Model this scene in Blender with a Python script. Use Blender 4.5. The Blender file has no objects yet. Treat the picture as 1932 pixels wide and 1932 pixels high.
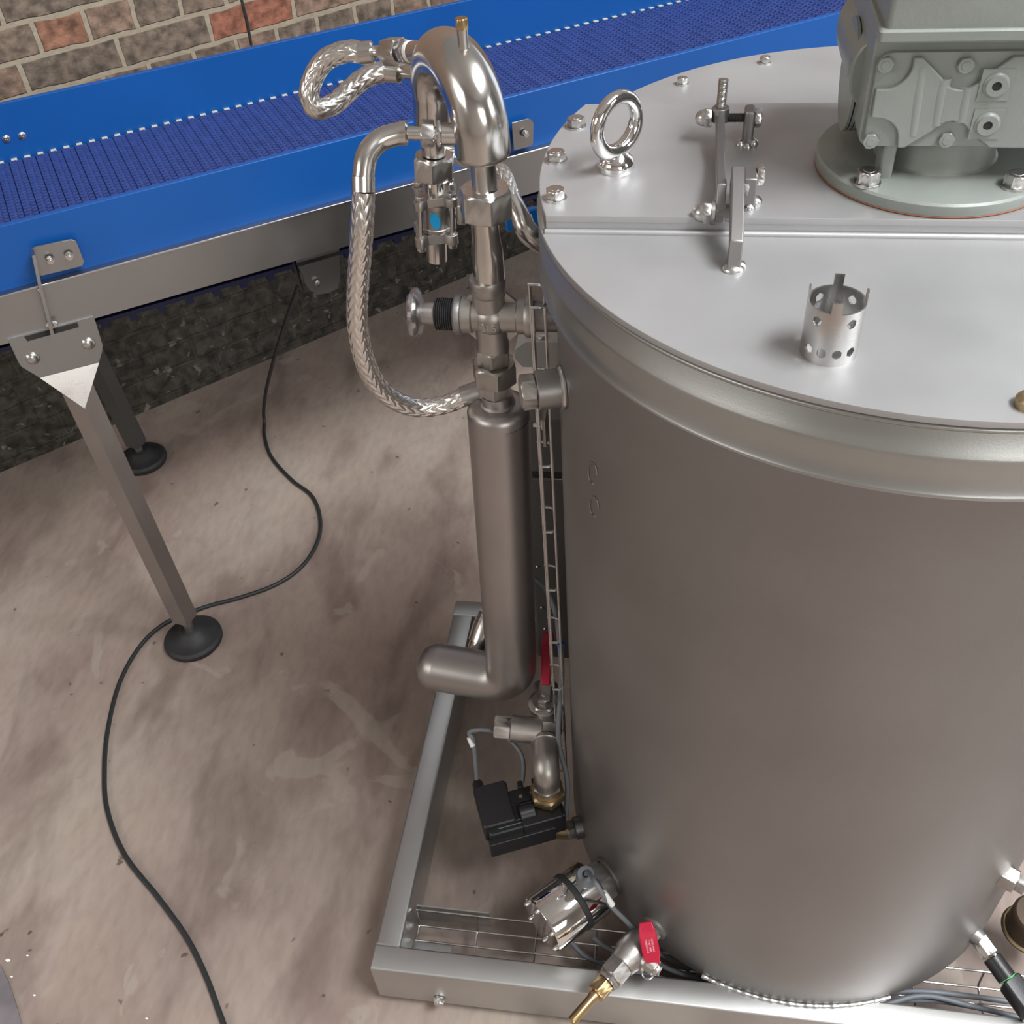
import bpy, math, random
import numpy as np
from mathutils import Vector, Matrix
random.seed(7)
up3 = np.array([0, 0, 1.0])
col = bpy.context.scene.collection
sc = bpy.context.scene
PI = math.pi

# ------------------------------------------------------------------ camera
CAM = np.array([-0.2386, -0.9851, 1.6998]); FPX = 1919.37
CR = np.array([0.9887, 0.1372, -0.0604]); CU = np.array([-0.0514, 0.6883, 0.7236]); CF = np.array([-0.1409, 0.7123, -0.6876])
CF = CF/np.linalg.norm(CF); CR = CR-CF*(CR@CF); CR /= np.linalg.norm(CR); CU = np.cross(CR, CF)
cd = bpy.data.cameras.new('camera'); cam = bpy.data.objects.new('camera', cd); col.objects.link(cam)
cd.sensor_width = 36; cd.lens = FPX/1932*36; cd.clip_start = 0.02
cam.matrix_world = Matrix(((CR[0], CU[0], -CF[0], CAM[0]), (CR[1], CU[1], -CF[1], CAM[1]), (CR[2], CU[2], -CF[2], CAM[2]), (0, 0, 0, 1)))
sc.camera = cam
sc.view_settings.view_transform = 'Standard'; sc.view_settings.look = 'None'
sc.view_settings.gamma = 1.0; sc.view_settings.use_curve_mapping = False
sc.view_settings.exposure = 0.0

# ------------------------------------------------------------------ light
w = bpy.data.worlds.new('sky'); sc.world = w; w.use_nodes = True
w.node_tree.nodes['Background'].inputs[0].default_value = (0.80, 0.88, 1.0, 1)
w.node_tree.nodes['Background'].inputs[1].default_value = 1.6
def area(name, loc, target, sx, sy, power, color):
    l = bpy.data.lights.new(name, 'AREA'); l.shape = 'RECTANGLE'; l.size = sx; l.size_y = sy; l.energy = power; l.color = color
    o = bpy.data.objects.new(name, l); col.objects.link(o); o.location = loc
    o.rotation_euler = (Vector(target)-Vector(loc)).to_track_quat('-Z', 'Y').to_euler(); return o
area('daylight_front', (2.2, -5.5, 2.7), (-.3, 0, 0.7), 2.4, 1.8, 95, (1.0, 0.98, 0.95))
area('daylight_right', (4.6, -0.6, 2.9), (0, 0, 0.9), 3.0, 1.6, 85, (0.93, 0.97, 1.0))
area('daylight_roof', (1.7, -0.7, 4.5), (0.0, -0.1, 0.3), 2.4, 1.1, 330, (0.97, 0.985, 1.0))
area('fill_left', (-4.2, -3.4, 3.2), (-1.2, 0.2, 0.2), 2.6, 1.6, 70, (1.0, 0.97, 0.92))  # fill lamp added on the left, no source known there

# ------------------------------------------------------------------ image point -> place on a real plane
def ray(x, y):
    d = CF*FPX+CR*(x-966)-CU*(y-966); return d/np.linalg.norm(d)
def Zp(x, y, z):
    d = ray(x, y); return CAM+d*(z-CAM[2])/d[2]
def Vp(x, y, p0, deg):
    n = np.array([-math.sin(math.radians(deg)), math.cos(math.radians(deg)), 0]); d = ray(x, y)
    return CAM+d*(n@(np.array([p0[0], p0[1], 0])-CAM))/(n@d)
def Yp(x, y, Y=0.0): return Vp(x, y, (0, Y), 0)
def Dp(x, y, dep):
    d = ray(x, y); return CAM+d*dep/(CF@d)
def Kp(x, y, r):
    d = ray(x, y); a = d[0]**2+d[1]**2; b = 2*(d[0]*CAM[0]+d[1]*CAM[1]); c = CAM[0]**2+CAM[1]**2-r*r
    q = b*b-4*a*c; t = (-b-math.sqrt(max(q, 0)))/(2*a); return CAM+d*t

# ------------------------------------------------------------------ materials
MATS = {}
def mat(name, color, metal=0.0, rough=0.5, bump=0.0, bscale=200.0, var=0.0, vscale=8.0, stretch=(1, 1, 1), rvar=0.0, coat=0.0, spec=0.5):
    m = bpy.data.materials.new(name); m.use_nodes = True; nt = m.node_tree; b = nt.nodes['Principled BSDF']
    c = tuple(color)+(1,); b.inputs['Base Color'].default_value = c; b.inputs['Metallic'].default_value = metal
    b.inputs['Roughness'].default_value = rough; b.inputs['Specular IOR Level'].default_value = spec
    if coat: b.inputs['Coat Weight'].default_value = coat
    tc = nt.nodes.new('ShaderNodeTexCoord'); mp = nt.nodes.new('ShaderNodeMapping'); mp.inputs['Scale'].default_value = stretch
    nt.links.new(tc.outputs['Object'], mp.inputs['Vector'])
    if var or rvar:
        n = nt.nodes.new('ShaderNodeTexNoise'); n.inputs['Scale'].default_value = vscale; n.inputs['Detail'].default_value = 6
        nt.links.new(mp.outputs[0], n.inputs['Vector'])
        if var:
            r = nt.nodes.new('ShaderNodeValToRGB'); e = r.color_ramp.elements
            e[0].position = 0.3; e[1].position = 0.72
            e[0].color = tuple(v*(1-var) for v in color)+(1,); e[1].color = tuple(min(1, v*(1+var*.7)) for v in color)+(1,)
            nt.links.new(n.outputs[0], r.inputs[0]); nt.links.new(r.outputs[0], b.inputs['Base Color'])
        if rvar:
            mr = nt.nodes.new('ShaderNodeMapRange'); mr.inputs[1].default_value = .3; mr.inputs[2].default_value = .7
            mr.inputs[3].default_value = max(0, rough-rvar); mr.inputs[4].default_value = rough+rvar
            nt.links.new(n.outputs[0], mr.inputs[0]); nt.links.new(mr.outputs[0], b.inputs['Roughness'])
    if bump:
        n2 = nt.nodes.new('ShaderNodeTexNoise'); n2.inputs['Scale'].default_value = bscale; n2.inputs['Detail'].default_value = 3
        nt.links.new(mp.outputs[0], n2.inputs['Vector'])
        bp = nt.nodes.new('ShaderNodeBump'); bp.inputs['Strength'].default_value = bump; bp.inputs['Distance'].default_value = 0.0007
        nt.links.new(n2.outputs[0], bp.inputs['Height']); nt.links.new(bp.outputs[0], b.inputs['Normal'])
    MATS[name] = m; return m
mat('satin_steel', (.295, .285, .28), .9, .46, .12, 900, .10, 5, rvar=.05)
mat('lid_steel', (.43, .43, .435), .6, .46, .10, 900, .07, 7, rvar=.05)
mat('ring_steel', (.42, .43, .42), .88, .38, .08, 600, .08, 6, rvar=.05)
mat('frame_steel', (.52, .52, .51), 1, .42, .1, 700, .08, 6)
mat('polished_steel', (.66, .64, .61), 1, .2, .05, 120, .06, 20, rvar=.06)
mat('machined_steel', (.60, .59, .575), 1, .28, .03, 500, .06, 30, rvar=.06)
mat('cast_steel', (.44, .42, .40), 1, .42, .22, 700, .12, 30, rvar=.08)
mat('pipe_steel', (.42, .40, .39), 1, .40, .10, 800, .08, 8)
mat('brushed_steel', (.38, .385, .385), 1, .36, .06, 400, .05, 5, rvar=.08)
mat('chrome', (.80, .79, .78), 1, .06)
mat('braid_wire', (.74, .72, .69), 1, .26)
mat('brass', (.52, .38, .20), 1, .3, .1, 300, .15, 30)
mat('dark_brown', (.09, .06, .04), .2, .55, .1, 200)
mat('dull_brass', (.42, .33, .20), 1, .42, .3, 300, .2, 30)
mat('black_plastic', (.014, .014, .016), 0, .38, .2, 400)
mat('rubber', (.022, .022, .023), 0, .6, .2, 200, .3, 30)
mat('blue_plastic', (.001, .076, .315), 0, .42, .08, 250, .06, 6)
mat('shaded_belt_plastic', (.010, .014, .065), 0, .5)  # belt plastic again, darkened: shade below the conveyor put into the colour
mat('belt_plastic', (.030, .058, .23), 0, .42, .1, 300, .15, 40)
mat('slot_shade', (.006, .007, .03), 0, .7)  # shade down in the belt slots, put in as colour
mat('gear_paint', (.235, .255, .235), 0, .38, .25, 350, .07, 25)
mat('cable_grey', (.16, .175, .195), 0, .5, .05, 200)
mat('cable_black', (.02, .024, .026), 0, .45)
mat('ptfe_white', (.8, .8, .78), 0, .5)
mat('red_grip', (.50, .008, .045), 0, .32, .05, 200)
mat('print_pale', (.75, .45, .5), 0, .5)
mat('cyan_dot', (.0, .30, .62), 0, .5)
mat('sky_blue_grip', (.0, .19, .66), 0, .3)
mat('cabinet_grey', (.10, .10, .098), .3, .45, .1, 300, .1, 8)
mat('box_grey', (.46, .46, .44), .2, .4, .05, 300)
mat('orange_seal', (.30, .11, .05), 0, .6)
mat('wear_strip', (.62, .60, .46), 0, .5)
mat('threads', (.05, .05, .05), .5, .45)
mat('stain', (.30, .28, .27), 1, .5)
mat('dark_hole', (.02, .02, .02), 0, .8)
mat('green_seal', (.1, .5, .15), 0, .4)
mat('blue_tie', (.03, .08, .35), 0, .4)
M = MATS

# ------------------------------------------------------------------ mesh builder
def basis(d, up=None):
    d = np.array(d, float); d /= np.linalg.norm(d)
    u = np.array(up if up is not None else ((0, 0, 1) if abs(d[2]) < .9 else (1, 0, 0)), float)
    u = u-d*(u@d); u /= np.linalg.norm(u); return d, u, np.cross(d, u)
class MB:
    def __init__(s): s.v = []; s.f = []
    def add(s, V, F):
        k = len(s.v); s.v += [tuple(map(float, p)) for p in V]; s.f += [tuple(i+k for i in f) for f in F]; return s
    def box(s, c, size, ax=None, bev=0):
        ex, ey, ez = ax if ax is not None else np.eye(3)
        c = np.array(c, float); ex, ey, ez = map(np.array, (ex, ey, ez)); hx, hy, hz = [q/2 for q in size]
        if bev <= 0:
            V = [c+ex*i*hx+ey*j*hy+ez*k*hz for k in (-1, 1) for j in (-1, 1) for i in (-1, 1)]
            return s.add(V, [(0, 2, 3, 1), (4, 5, 7, 6), (0, 1, 5, 4), (2, 6, 7, 3), (0, 4, 6, 2), (1, 3, 7, 5)])
        b = bev; pts = []
        for sx_, sy_, a0 in ((1, 1, 0), (-1, 1, 90), (-1, -1, 180), (1, -1, 270)):
            for k in range(4):
                a = math.radians(a0+30*k); pts.append((sx_*(hx-b)+b*math.cos(a), sy_*(hy-b)+b*math.sin(a)))
        return s.loft([(pts2, z) for pts2, z in (([(x*(1-b*.5/hx), y*(1-b*.5/hy)) for x, y in pts], -hz), (pts, -hz+b*.5), (pts, hz-b*.5), ([(x*(1-b*.5/hx), y*(1-b*.5/hy)) for x, y in pts], hz))], c, ex, ey, ez)
    def loft(s, secs, c, ex, ey, ez):
        n = len(secs[0][0]); V = []; F = []
        for pts, z in secs: V += [c+ex*x+ey*y+ez*z for x, y in pts]
        for i in range(len(secs)-1):
            for j in range(n):
                a = i*n+j; b = i*n+(j+1) % n; F.append((a, b, b+n, a+n))
        F.append(tuple(range(n))[::-1]); F.append(tuple(range(len(V)-n, len(V)))); return s.add(V, F)
    def prism(s, poly, o, ex, ey, ez, z0, z1, bev=0):   # polygon in (ex,ey), extruded along ez
        o = np.array(o, float); ex, ey, ez = map(lambda q: np.array(q, float), (ex, ey, ez))
        cx = sum(p[0] for p in poly)/len(poly); cy = sum(p[1] for p in poly)/len(poly)
        if bev:
            m = max(math.hypot(p[0]-cx, p[1]-cy) for p in poly); k = 1-bev/m
            sh = [(cx+(x-cx)*k, cy+(y-cy)*k) for x, y in poly]
            return s.loft([(poly, z0), (poly, z1-bev*.7), (sh, z1)], o, ex, ey, ez)
        return s.loft([(poly, z0), (poly, z1)], o, ex, ey, ez)
    def lathe(s, p, d, prof, n=48, up=None, cap=True):  # prof: (t along axis, r)
        p = np.array(p, float); d, u, v = basis(d, up); V = []; F = []
        for t, r in prof:
            for j in range(n):
                a = 2*PI*j/n; V.append(p+d*t+(u*math.cos(a)+v*math.sin(a))*max(r, 1e-5))
        for i in range(len(prof)-1):
            for j in range(n):
                a = i*n+j; b = i*n+(j+1) % n; F.append((a, b, b+n, a+n))
        if cap: F.append(tuple(range(n))[::-1]); F.append(tuple(range(len(V)-n, len(V))))
        return s.add(V, F)
    def cyl(s, a, b, r0, r1=None, n=32, ch=0.0):
        a = np.array(a, float); b = np.array(b, float); r1 = r0 if r1 is None else r1; L = np.linalg.norm(b-a)
        pr = [(0, r0-ch), (ch, r0), (L-ch, r1), (L, r1-ch)] if ch else [(0, r0), (L, r1)]
        return s.lathe(a, b-a, pr, n)
    def hex(s, a, b, af, rot=0.0, up=None, ch=None):    # hexagon nut from a to b, width across flats af
        a = np.array(a, float); b = np.array(b, float); d, u, v = basis(b-a, up); L = np.linalg.norm(b-a); R = af/math.sqrt(3)
        ch = af*.05 if ch is None else ch; V = []; F = []; n = 24
        def ring(t, rr):
            for j in range(n):
                ang = 2*PI*j/n+rot; k = (2*PI*j/n+PI/6) % (PI/3)-PI/6
                hx_ = (af/2)/math.cos(k); r = min(hx_, rr); V.append(a+d*t+(u*math.cos(ang)+v*math.sin(ang))*r)
        ring(0, af/2*.985); ring(ch, R*1.01); ring(L-ch, R*1.01); ring(L, af/2*.985)
        for i in range(3):
            for j in range(n):
                p_ = i*n+j; q = i*n+(j+1) % n; F.append((p_, q, q+n, p_+n))
        F.append(tuple(range(n))[::-1]); F.append(tuple(range(3*n, 4*n))); return s.add(V, F)
    def tube(s, pts, rad, n=20, cap=True, disp=None):
        P = [np.array(p, float) for p in pts]; m = len(P); rad = rad if hasattr(rad, '__len__') else [rad]*m
        T = [P[min(i+1, m-1)]-P[max(i-1, 0)] for i in range(m)]; T = [t/np.linalg.norm(t) for t in T]
        _, u, _ = basis(T[0]); V = []; F = []; L = 0
        for i in range(m):
            u = u-T[i]*(u@T[i]); u /= np.linalg.norm(u); v = np.cross(T[i], u)
            if i: L += np.linalg.norm(P[i]-P[i-1])
            for j in range(n):
                a = 2*PI*j/n; r = rad[i]+(disp(a, L) if disp else 0)
                V.append(P[i]+(u*math.cos(a)+v*math.sin(a))*r)
        for i in range(m-1):
            for j in range(n):
                a = i*n+j; b = i*n+(j+1) % n; F.append((a, b, b+n, a+n))
        if cap: F.append(tuple(range(n))[::-1]); F.append(tuple(range(len(V)-n, len(V))))
        return s.add(V, F)
    def torus(s, c, axis, R, r, n=48, m=20, sq=1.0):
        d, u, v = basis(axis); c = np.array(c, float); V = []; F = []
        for i in range(n):
            a = 2*PI*i/n; e = u*math.cos(a)+v*math.sin(a)
            for j in range(m):
                b = 2*PI*j/m; V.append(c+e*(R+r*math.cos(b))+d*r*sq*math.sin(b))
        for i in range(n):
            for j in range(m):
                F.append((i*m+j, ((i+1) % n)*m+j, ((i+1) % n)*m+(j+1) % m, i*m+(j+1) % m))
        return s.add(V, F)
    def sphere(s, c, r, n=20, m=12, sc_=(1, 1, 1)):
        V = []; F = []
        for i in range(m+1):
            t = PI*i/m
            for j in range(n):
                a = 2*PI*j/n; V.append((c[0]+r*sc_[0]*math.sin(t)*math.cos(a), c[1]+r*sc_[1]*math.sin(t)*math.sin(a), c[2]+r*sc_[2]*math.cos(t)))
        for i in range(m):
            for j in range(n): F.append((i*n+j, (i+1)*n+j, (i+1)*n+(j+1) % n, i*n+(j+1) % n))
        return s.add(V, F)
ORG = {}
def obj(name, mb, m, parent=None, smooth=True, label=None, angle=35):
    org = np.array(ORG[parent.name]) if parent is not None else (np.mean(np.array(mb.v), axis=0) if len(mb.v) else np.zeros(3))
    if parent is None: org[2] = min(v[2] for v in mb.v)
    me = bpy.data.meshes.new(name); me.from_pydata([tuple(np.array(v)-org) for v in mb.v], [], mb.f); me.update(); me.validate()
    o = bpy.data.objects.new(name, me); col.objects.link(o)
    import bmesh
    b = bmesh.new(); b.from_mesh(me); bmesh.ops.recalc_face_normals(b, faces=b.faces); b.to_mesh(me); b.free()
    if smooth:
        me.polygons.foreach_set('use_smooth', [True]*len(me.polygons)); me.set_sharp_from_angle(angle=math.radians(angle))
    me.materials.append(M[m] if isinstance(m, str) else m)
    if parent is not None: o.parent = parent
    else: o.location = org
    ORG[o.name] = org
    if label: o['label'] = label
    return o
def thing(name, label, cat, loc, group=None):
    o = bpy.data.objects.new(name, None); col.objects.link(o); o.location = tuple(map(float, loc)); o.empty_display_size = .05
    o['label'] = label; o['category'] = cat
    if group: o['group'] = group
    ORG[o.name] = np.array(loc, float); return o
def tag(o, label, cat, group=None):
    o['label'] = label; o['category'] = cat
    if group: o['group'] = group
    return o
def struct(name, mb, m, smooth=False):
    o = obj(name, mb, m, None, smooth); o['kind'] = 'structure'; return o
def spline(P, per=10):
    P = [np.array(p, float) for p in P]; Q = [2*P[0]-P[1]]+P+[2*P[-1]-P[-2]]; out = []
    for i in range(1, len(Q)-2):
        a, b, c, d = Q[i-1:i+3]
        for k in range(per):
            t = k/per; out.append(.5*((2*b)+(c-a)*t+(2*a-5*b+4*c-d)*t*t+(3*b-a-3*c+d)*t**3))
    out.append(P[-1]); return out
def resample(P, step):
    P = np.array(P); L = np.r_[0, np.cumsum(np.linalg.norm(np.diff(P, axis=0), axis=1))]; n = max(2, int(L[-1]/step)+1)
    t = np.linspace(0, L[-1], n); return [np.array([np.interp(q, L, P[:, k]) for k in range(3)]) for q in t]
def fillet(P, r, n=8):
    P = [np.array(p, float) for p in P]; out = [P[0]]
    for i in range(1, len(P)-1):
        a = P[i-1]-P[i]; b = P[i+1]-P[i]; la, lb = np.linalg.norm(a), np.linalg.norm(b); a /= la; b /= lb
        k = min(r, la*.49, lb*.49); p0 = P[i]+a*k; p1 = P[i]+b*k
        for j in range(n+1):
            t = j/n; out.append((1-t)**2*p0+2*t*(1-t)*P[i]+t*t*p1)
    out.append(P[-1]); return out
def braid(r, N=12, pitch=None, h=.0013):
    pitch = pitch or 2*PI*r/N*1.25
    def f(a, L):
        p = a*N/(2*PI)+L/(2*pitch); q = a*N/(2*PI)-L/(2*pitch)
        i_, j_ = math.floor(p), math.floor(q); fp, fq = p-i_, q-j_; k = (i_+j_) % 4
        e, g_ = (fp, (k+fq)/2) if k < 2 else (fq, (k-2+fp)/2)
        return h*math.sin(PI*e)**.7*(.45+.55*math.sin(PI*min(1, max(0, g_))))-h*.4
    return f
def hose_part(name, parent, pts, r=.0112):
    P = resample(spline(pts, 14), .00105)
    return obj(name, MB().tube(P, r, 80, True, braid(r)), 'braid_wire', parent, angle=60)

# ================================================================== the room
fl = MB().add([(-6, -6, 0), (6, -6, 0), (6, 6, 0), (-6, 6, 0)], [(0, 1, 2, 3)])
def floor_mat():
    m = bpy.data.materials.new('concrete_floor'); m.use_nodes = True; nt = m.node_tree; b = nt.nodes['Principled BSDF']; N = nt.nodes.new; Lk = nt.links.new
    tc = N('ShaderNodeTexCoord')
    def noise(s, d=8, dist=0.0, st=(1, 1, 1)):
        mp = N('ShaderNodeMapping'); mp.inputs['Scale'].default_value = st; mp.inputs['Rotation'].default_value = (0, 0, .8); Lk(tc.outputs['Object'], mp.inputs[0])
        n = N('ShaderNodeTexNoise'); n.inputs['Scale'].default_value = s; n.inputs['Detail'].default_value = d; n.inputs['Distortion'].default_value = dist; Lk(mp.outputs[0], n.inputs['Vector']); return n.outputs[0]
    def ramp(f, stops):
        r = N('ShaderNodeValToRGB'); e = r.color_ramp.elements
        while len(e) < len(stops): e.new(.5)
        for q, (p, c) in zip(e, stops): q.position = p; q.color = tuple(c)+(1,)
        Lk(f, r.inputs[0]); return r.outputs[0]
    def mix(t, f, a, c):
        x = N('ShaderNodeMix'); x.data_type = 'RGBA'; x.blend_type = t
        if isinstance(f, float): x.inputs[0].default_value = f
        else: Lk(f, x.inputs[0])
        Lk(a, x.inputs[6]); Lk(c, x.inputs[7]); return x.outputs[2]
    base = ramp(noise(1.7, 10, .6), [(.30, (.262, .196, .170)), (.5, (.362, .290, .250)), (.72, (.415, .358, .305))])
    st = ramp(noise(7, 10, .4, (1, .5, 1)), [(.36, (.70, .67, .66)), (.5, (1, 1, 1)), (.7, (1.04, 1.03, 1.0))])
    c = mix('MULTIPLY', 1.0, base, st)
    fine = ramp(noise(60, 6, .2, (1, .4, 1)), [(.3, (.86, .86, .86)), (.6, (1, 1, 1))])
    c = mix('MULTIPLY', 1.0, c, fine)
    sp = ramp(noise(33, 2), [(.24, (.4, .36, .33)), (.285, (1, 1, 1))]); c = mix('MULTIPLY', 1.0, c, sp)
    pl = ramp(noise(5, 12, 1.2), [(.63, (0, 0, 0)), (.66, (.35, .35, .35))])
    pale = N('ShaderNodeRGB'); pale.outputs[0].default_value = (.43, .38, .32, 1)
    c = mix('MIX', pl, c, pale.outputs[0])
    Lk(c, b.inputs['Base Color']); b.inputs['Roughness'].default_value = .55
    bp = N('ShaderNodeBump'); bp.inputs['Strength'].default_value = .35; bp.inputs['Distance'].default_value = .003
    Lk(noise(45, 10, .3), bp.inputs['Height']); Lk(bp.outputs[0], b.inputs['Normal']); return m
struct('floor', fl, floor_mat())

WD = 43.72; W0 = np.array([-1.9421, .8494]); wu = np.array([math.cos(math.radians(WD)), math.sin(math.radians(WD)), 0]); wn = np.array([-wu[1], wu[0], 0])
def wall_mat():
    m = bpy.data.materials.new('old_brick'); m.use_nodes = True; nt = m.node_tree; b = nt.nodes['Principled BSDF']; N = nt.nodes.new; Lk = nt.links.new
    tc = N('ShaderNodeTexCoord')
    warp = N('ShaderNodeTexNoise'); warp.inputs['Scale'].default_value = 14; warp.inputs['Detail'].default_value = 5; Lk(tc.outputs['UV'], warp.inputs['Vector'])
    vm = N('ShaderNodeVectorMath'); vm.operation = 'MULTIPLY_ADD'; Lk(warp.outputs['Color'], vm.inputs[0]); vm.inputs[1].default_value = (.015, .015, 0); Lk(tc.outputs['UV'], vm.inputs[2])
    br = N('ShaderNodeTexBrick'); Lk(vm.outputs[0], br.inputs['Vector']); br.offset = .5; br.squash = .5; br.squash_frequency = 2
    br.inputs['Color1'].default_value = (0, 0, 0, 1); br.inputs['Color2'].default_value = (1, 1, 1, 1); br.inputs['Mortar'].default_value = (.5, .5, .5, 1)
    br.inputs['Scale'].default_value = 1; br.inputs['Mortar Size'].default_value = .0065; br.inputs['Mortar Smooth'].default_value = .25
    br.inputs['Brick Width'].default_value = .220; br.inputs['Row Height'].default_value = .0715
    r = N('ShaderNodeValToRGB'); e = r.color_ramp.elements; r.color_ramp.interpolation = 'LINEAR'
    stops = [(0, (0.101, 0.078, 0.061)), (.25, (0.128, 0.097, 0.074)), (.45, (0.169, 0.111, 0.081)), (.62, (0.128, 0.101, 0.078)), (.72, (0.223, 0.068, 0.041)), (.85, (0.169, 0.095, 0.062)), (1, (0.223, 0.078, 0.046))]
    while len(e) < len(stops): e.new(.5)
    for q, (p, c) in zip(e, stops): q.position = p; q.color = c+(1,)
    Lk(br.outputs['Color'], r.inputs[0])
    def noise(s, d, dist=0.0):
        n = N('ShaderNodeTexNoise'); n.inputs['Scale'].default_value = s; n.inputs['Detail'].default_value = d; n.inputs['Distortion'].default_value = dist; Lk(tc.outputs['UV'], n.inputs['Vector']); return n.outputs[0]
    def rmp(f, st):
        q = N('ShaderNodeValToRGB'); el = q.color_ramp.elements
        for k, (p, c) in zip(el, st): k.position = p; k.color = c+(1,)
        Lk(f, q.inputs[0]); return q.outputs[0]
    def mix(t, f, a, c):
        x = N('ShaderNodeMix'); x.data_type = 'RGBA'; x.blend_type = t
        if isinstance(f, float): x.inputs[0].default_value = f
        else: Lk(f, x.inputs[0])
        Lk(a, x.inputs[6]); Lk(c, x.inputs[7]); return x.outputs[2]
    bc = mix('MULTIPLY', 1.0, r.outputs[0], rmp(noise(38, 8), [(.34, (.55, .55, .55)), (.62, (1.6, 1.6, 1.6))]))
    mo = N('ShaderNodeRGB'); mo.outputs[0].default_value = (.31, .265, .20, 1)
    c = mix('MIX', br.outputs['Fac'], bc, mo.outputs[0])
    # black bitumen paint on the lower part of the wall, with chipped white spots
    sx = N('ShaderNodeSeparateXYZ'); Lk(tc.outputs['UV'], sx.inputs[0])
    ma = N('ShaderNodeMath'); ma.operation = 'MULTIPLY_ADD'; Lk(noise(6, 6), ma.inputs[0]); ma.inputs[1].default_value = .10; Lk(sx.outputs['Y'], ma.inputs[2])
    mask = rmp(ma.outputs[0], [(.66, (1, 1, 1)), (.69, (0, 0, 0))])
    pb = rmp(noise(34, 10, .5), [(.34, (.026, .024, .020)), (.66, (.095, .086, .070))])
    chipn = noise(30, 9, .5)
    chips = rmp(chipn, [(.63, (0, 0, 0)), (.67, (1, 1, 1))])
    g = N('ShaderNodeMapRange'); g.inputs[1].default_value = .50; g.inputs[2].default_value = .05; Lk(sx.outputs['Y'], g.inputs[0])
    gm = N('ShaderNodeMath'); gm.operation = 'MULTIPLY'; Lk(chips, gm.inputs[0]); Lk(g.outputs[0], gm.inputs[1])
    wh = N('ShaderNodeRGB'); wh.outputs[0].default_value = (.24, .225, .20, 1)
    pb = mix('MIX', gm.outputs[0], pb, wh.outputs[0])
    c = mix('MIX', mask, c, pb); Lk(c, b.inputs['Base Color']); b.inputs['Roughness'].default_value = .8
    ad = N('ShaderNodeMath'); ad.operation = 'MULTIPLY_ADD'; Lk(br.outputs['Fac'], ad.inputs[0]); ad.inputs[1].default_value = -.9; Lk(noise(40, 10), ad.inputs[2])
    bp = N('ShaderNodeBump'); bp.inputs['Strength'].default_value = .9; bp.inputs['Distance'].default_value = .006; Lk(ad.outputs[0], bp.inputs['Height']); Lk(bp.outputs[0], b.inputs['Normal'])
    return m
P0 = np.array([W0[0], W0[1], 0])
wb = MB(); u0, u1, zt = -2.6, 6.3, 3.0
wb.add([P0+wu*u0, P0+wu*u1, P0+wu*u1+np.array([0, 0, zt]), P0+wu*u0+np.array([0, 0, zt]), P0+wu*u0+wn*.2, P0+wu*u1+wn*.2, P0+wu*u1+wn*.2+np.array([0, 0, zt]), P0+wu*u0+wn*.2+np.array([0, 0, zt])],
       [(0, 1, 2, 3), (5, 4, 7, 6), (4, 0, 3, 7), (1, 5, 6, 2), (3, 2, 6, 7), (4, 5, 1, 0)])
wall = struct('wall_back', wb, wall_mat())
uvl = wall.data.uv_layers.new(name='UVMap')
for lp in wall.data.loops:
    v = wall.data.vertices[lp.vertex_index].co+wall.location; uvl.data[lp.index].uv = ((v.x-W0[0])*wu[0]+(v.y-W0[1])*wu[1]+.045, v.z+.0415)
# a dark crack running up the bricks
ck = MB(); a_ = Vp(474, 84, W0, WD); b_ = Vp(452, -14, W0, WD)
ck.tube([a_-wn*.001, (a_+b_)/2-wn*.001+wu*.002, b_-wn*.001], [.0032, .0042, .003], 8)
struct('trim_1', ck, 'dark_hole')
# other walls of the hall, plain plaster, outside the picture
mat('plaster', (.50, .46, .42), 0, .8, .2, 30, .1, 3); mat('roof_sheet', (.55, .54, .52), 0, .8, 0, 1, .1, 3)
struct('wall_right', MB().box((5.6, -.4, 2.3), (.1, 11, 4.6)), 'plaster')
struct('wall_front', MB().box((0, -5.8, 2.3), (11, .1, 4.6)), 'plaster')
struct('wall_left', MB().box((-5.6, -.4, 2.3), (.1, 11, 4.6)), 'plaster')
struct('ceiling', MB().box((0, 0, 4.7), (12, 12, .1)), 'roof_sheet')

# ================================================================== mixing tank
tank = thing('mixing_tank', 'large round satin steel mixing tank welded to a square base frame', 'tank', (0, 0, .02))
prof = [(.125, .36), (1.1465, .36), (1.1472, .3700), (1.1477, .3745), (1.1490, .3760), (1.1508, .3765), (1.1526, .3760), (1.1540, .3748), (1.172, .3752), (1.184, .3757), (1.1870, .3757), (1.1895, .3750), (1.1925, .3732), (1.2125, .3668), (1.2135, .3722), (1.2145, .3752), (1.2165, .3762), (1.2185, .3752), (1.2195, .370), (1.2195, .33)]
k1 = [p for p in prof if p[0] <= 1.1465]; k2 = [p for p in prof if p[0] >= 1.1465]
obj('tank_wall', MB().lathe((0, 0, 0), (0, 0, 1), k1, 160), 'satin_steel', tank)
obj('rim', MB().lathe((0, 0, 0), (0, 0, 1), k2, 200, cap=False), 'ring_steel', tank, label='wide rolled steel rim with a bright shoulder', angle=60)
wl = MB()
P = []; Rr = []
for i in range(420):
    a = math.radians(-112+44*i/419); P.append((.3625*math.cos(a), .3625*math.sin(a), .1265)); Rr.append(.0036+.0004*math.sin(i*.33)+.0004*math.sin(i*.13+1))
wl.tube(P, Rr, 10)
obj('weld_bead', wl, 'frame_steel', tank)
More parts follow.
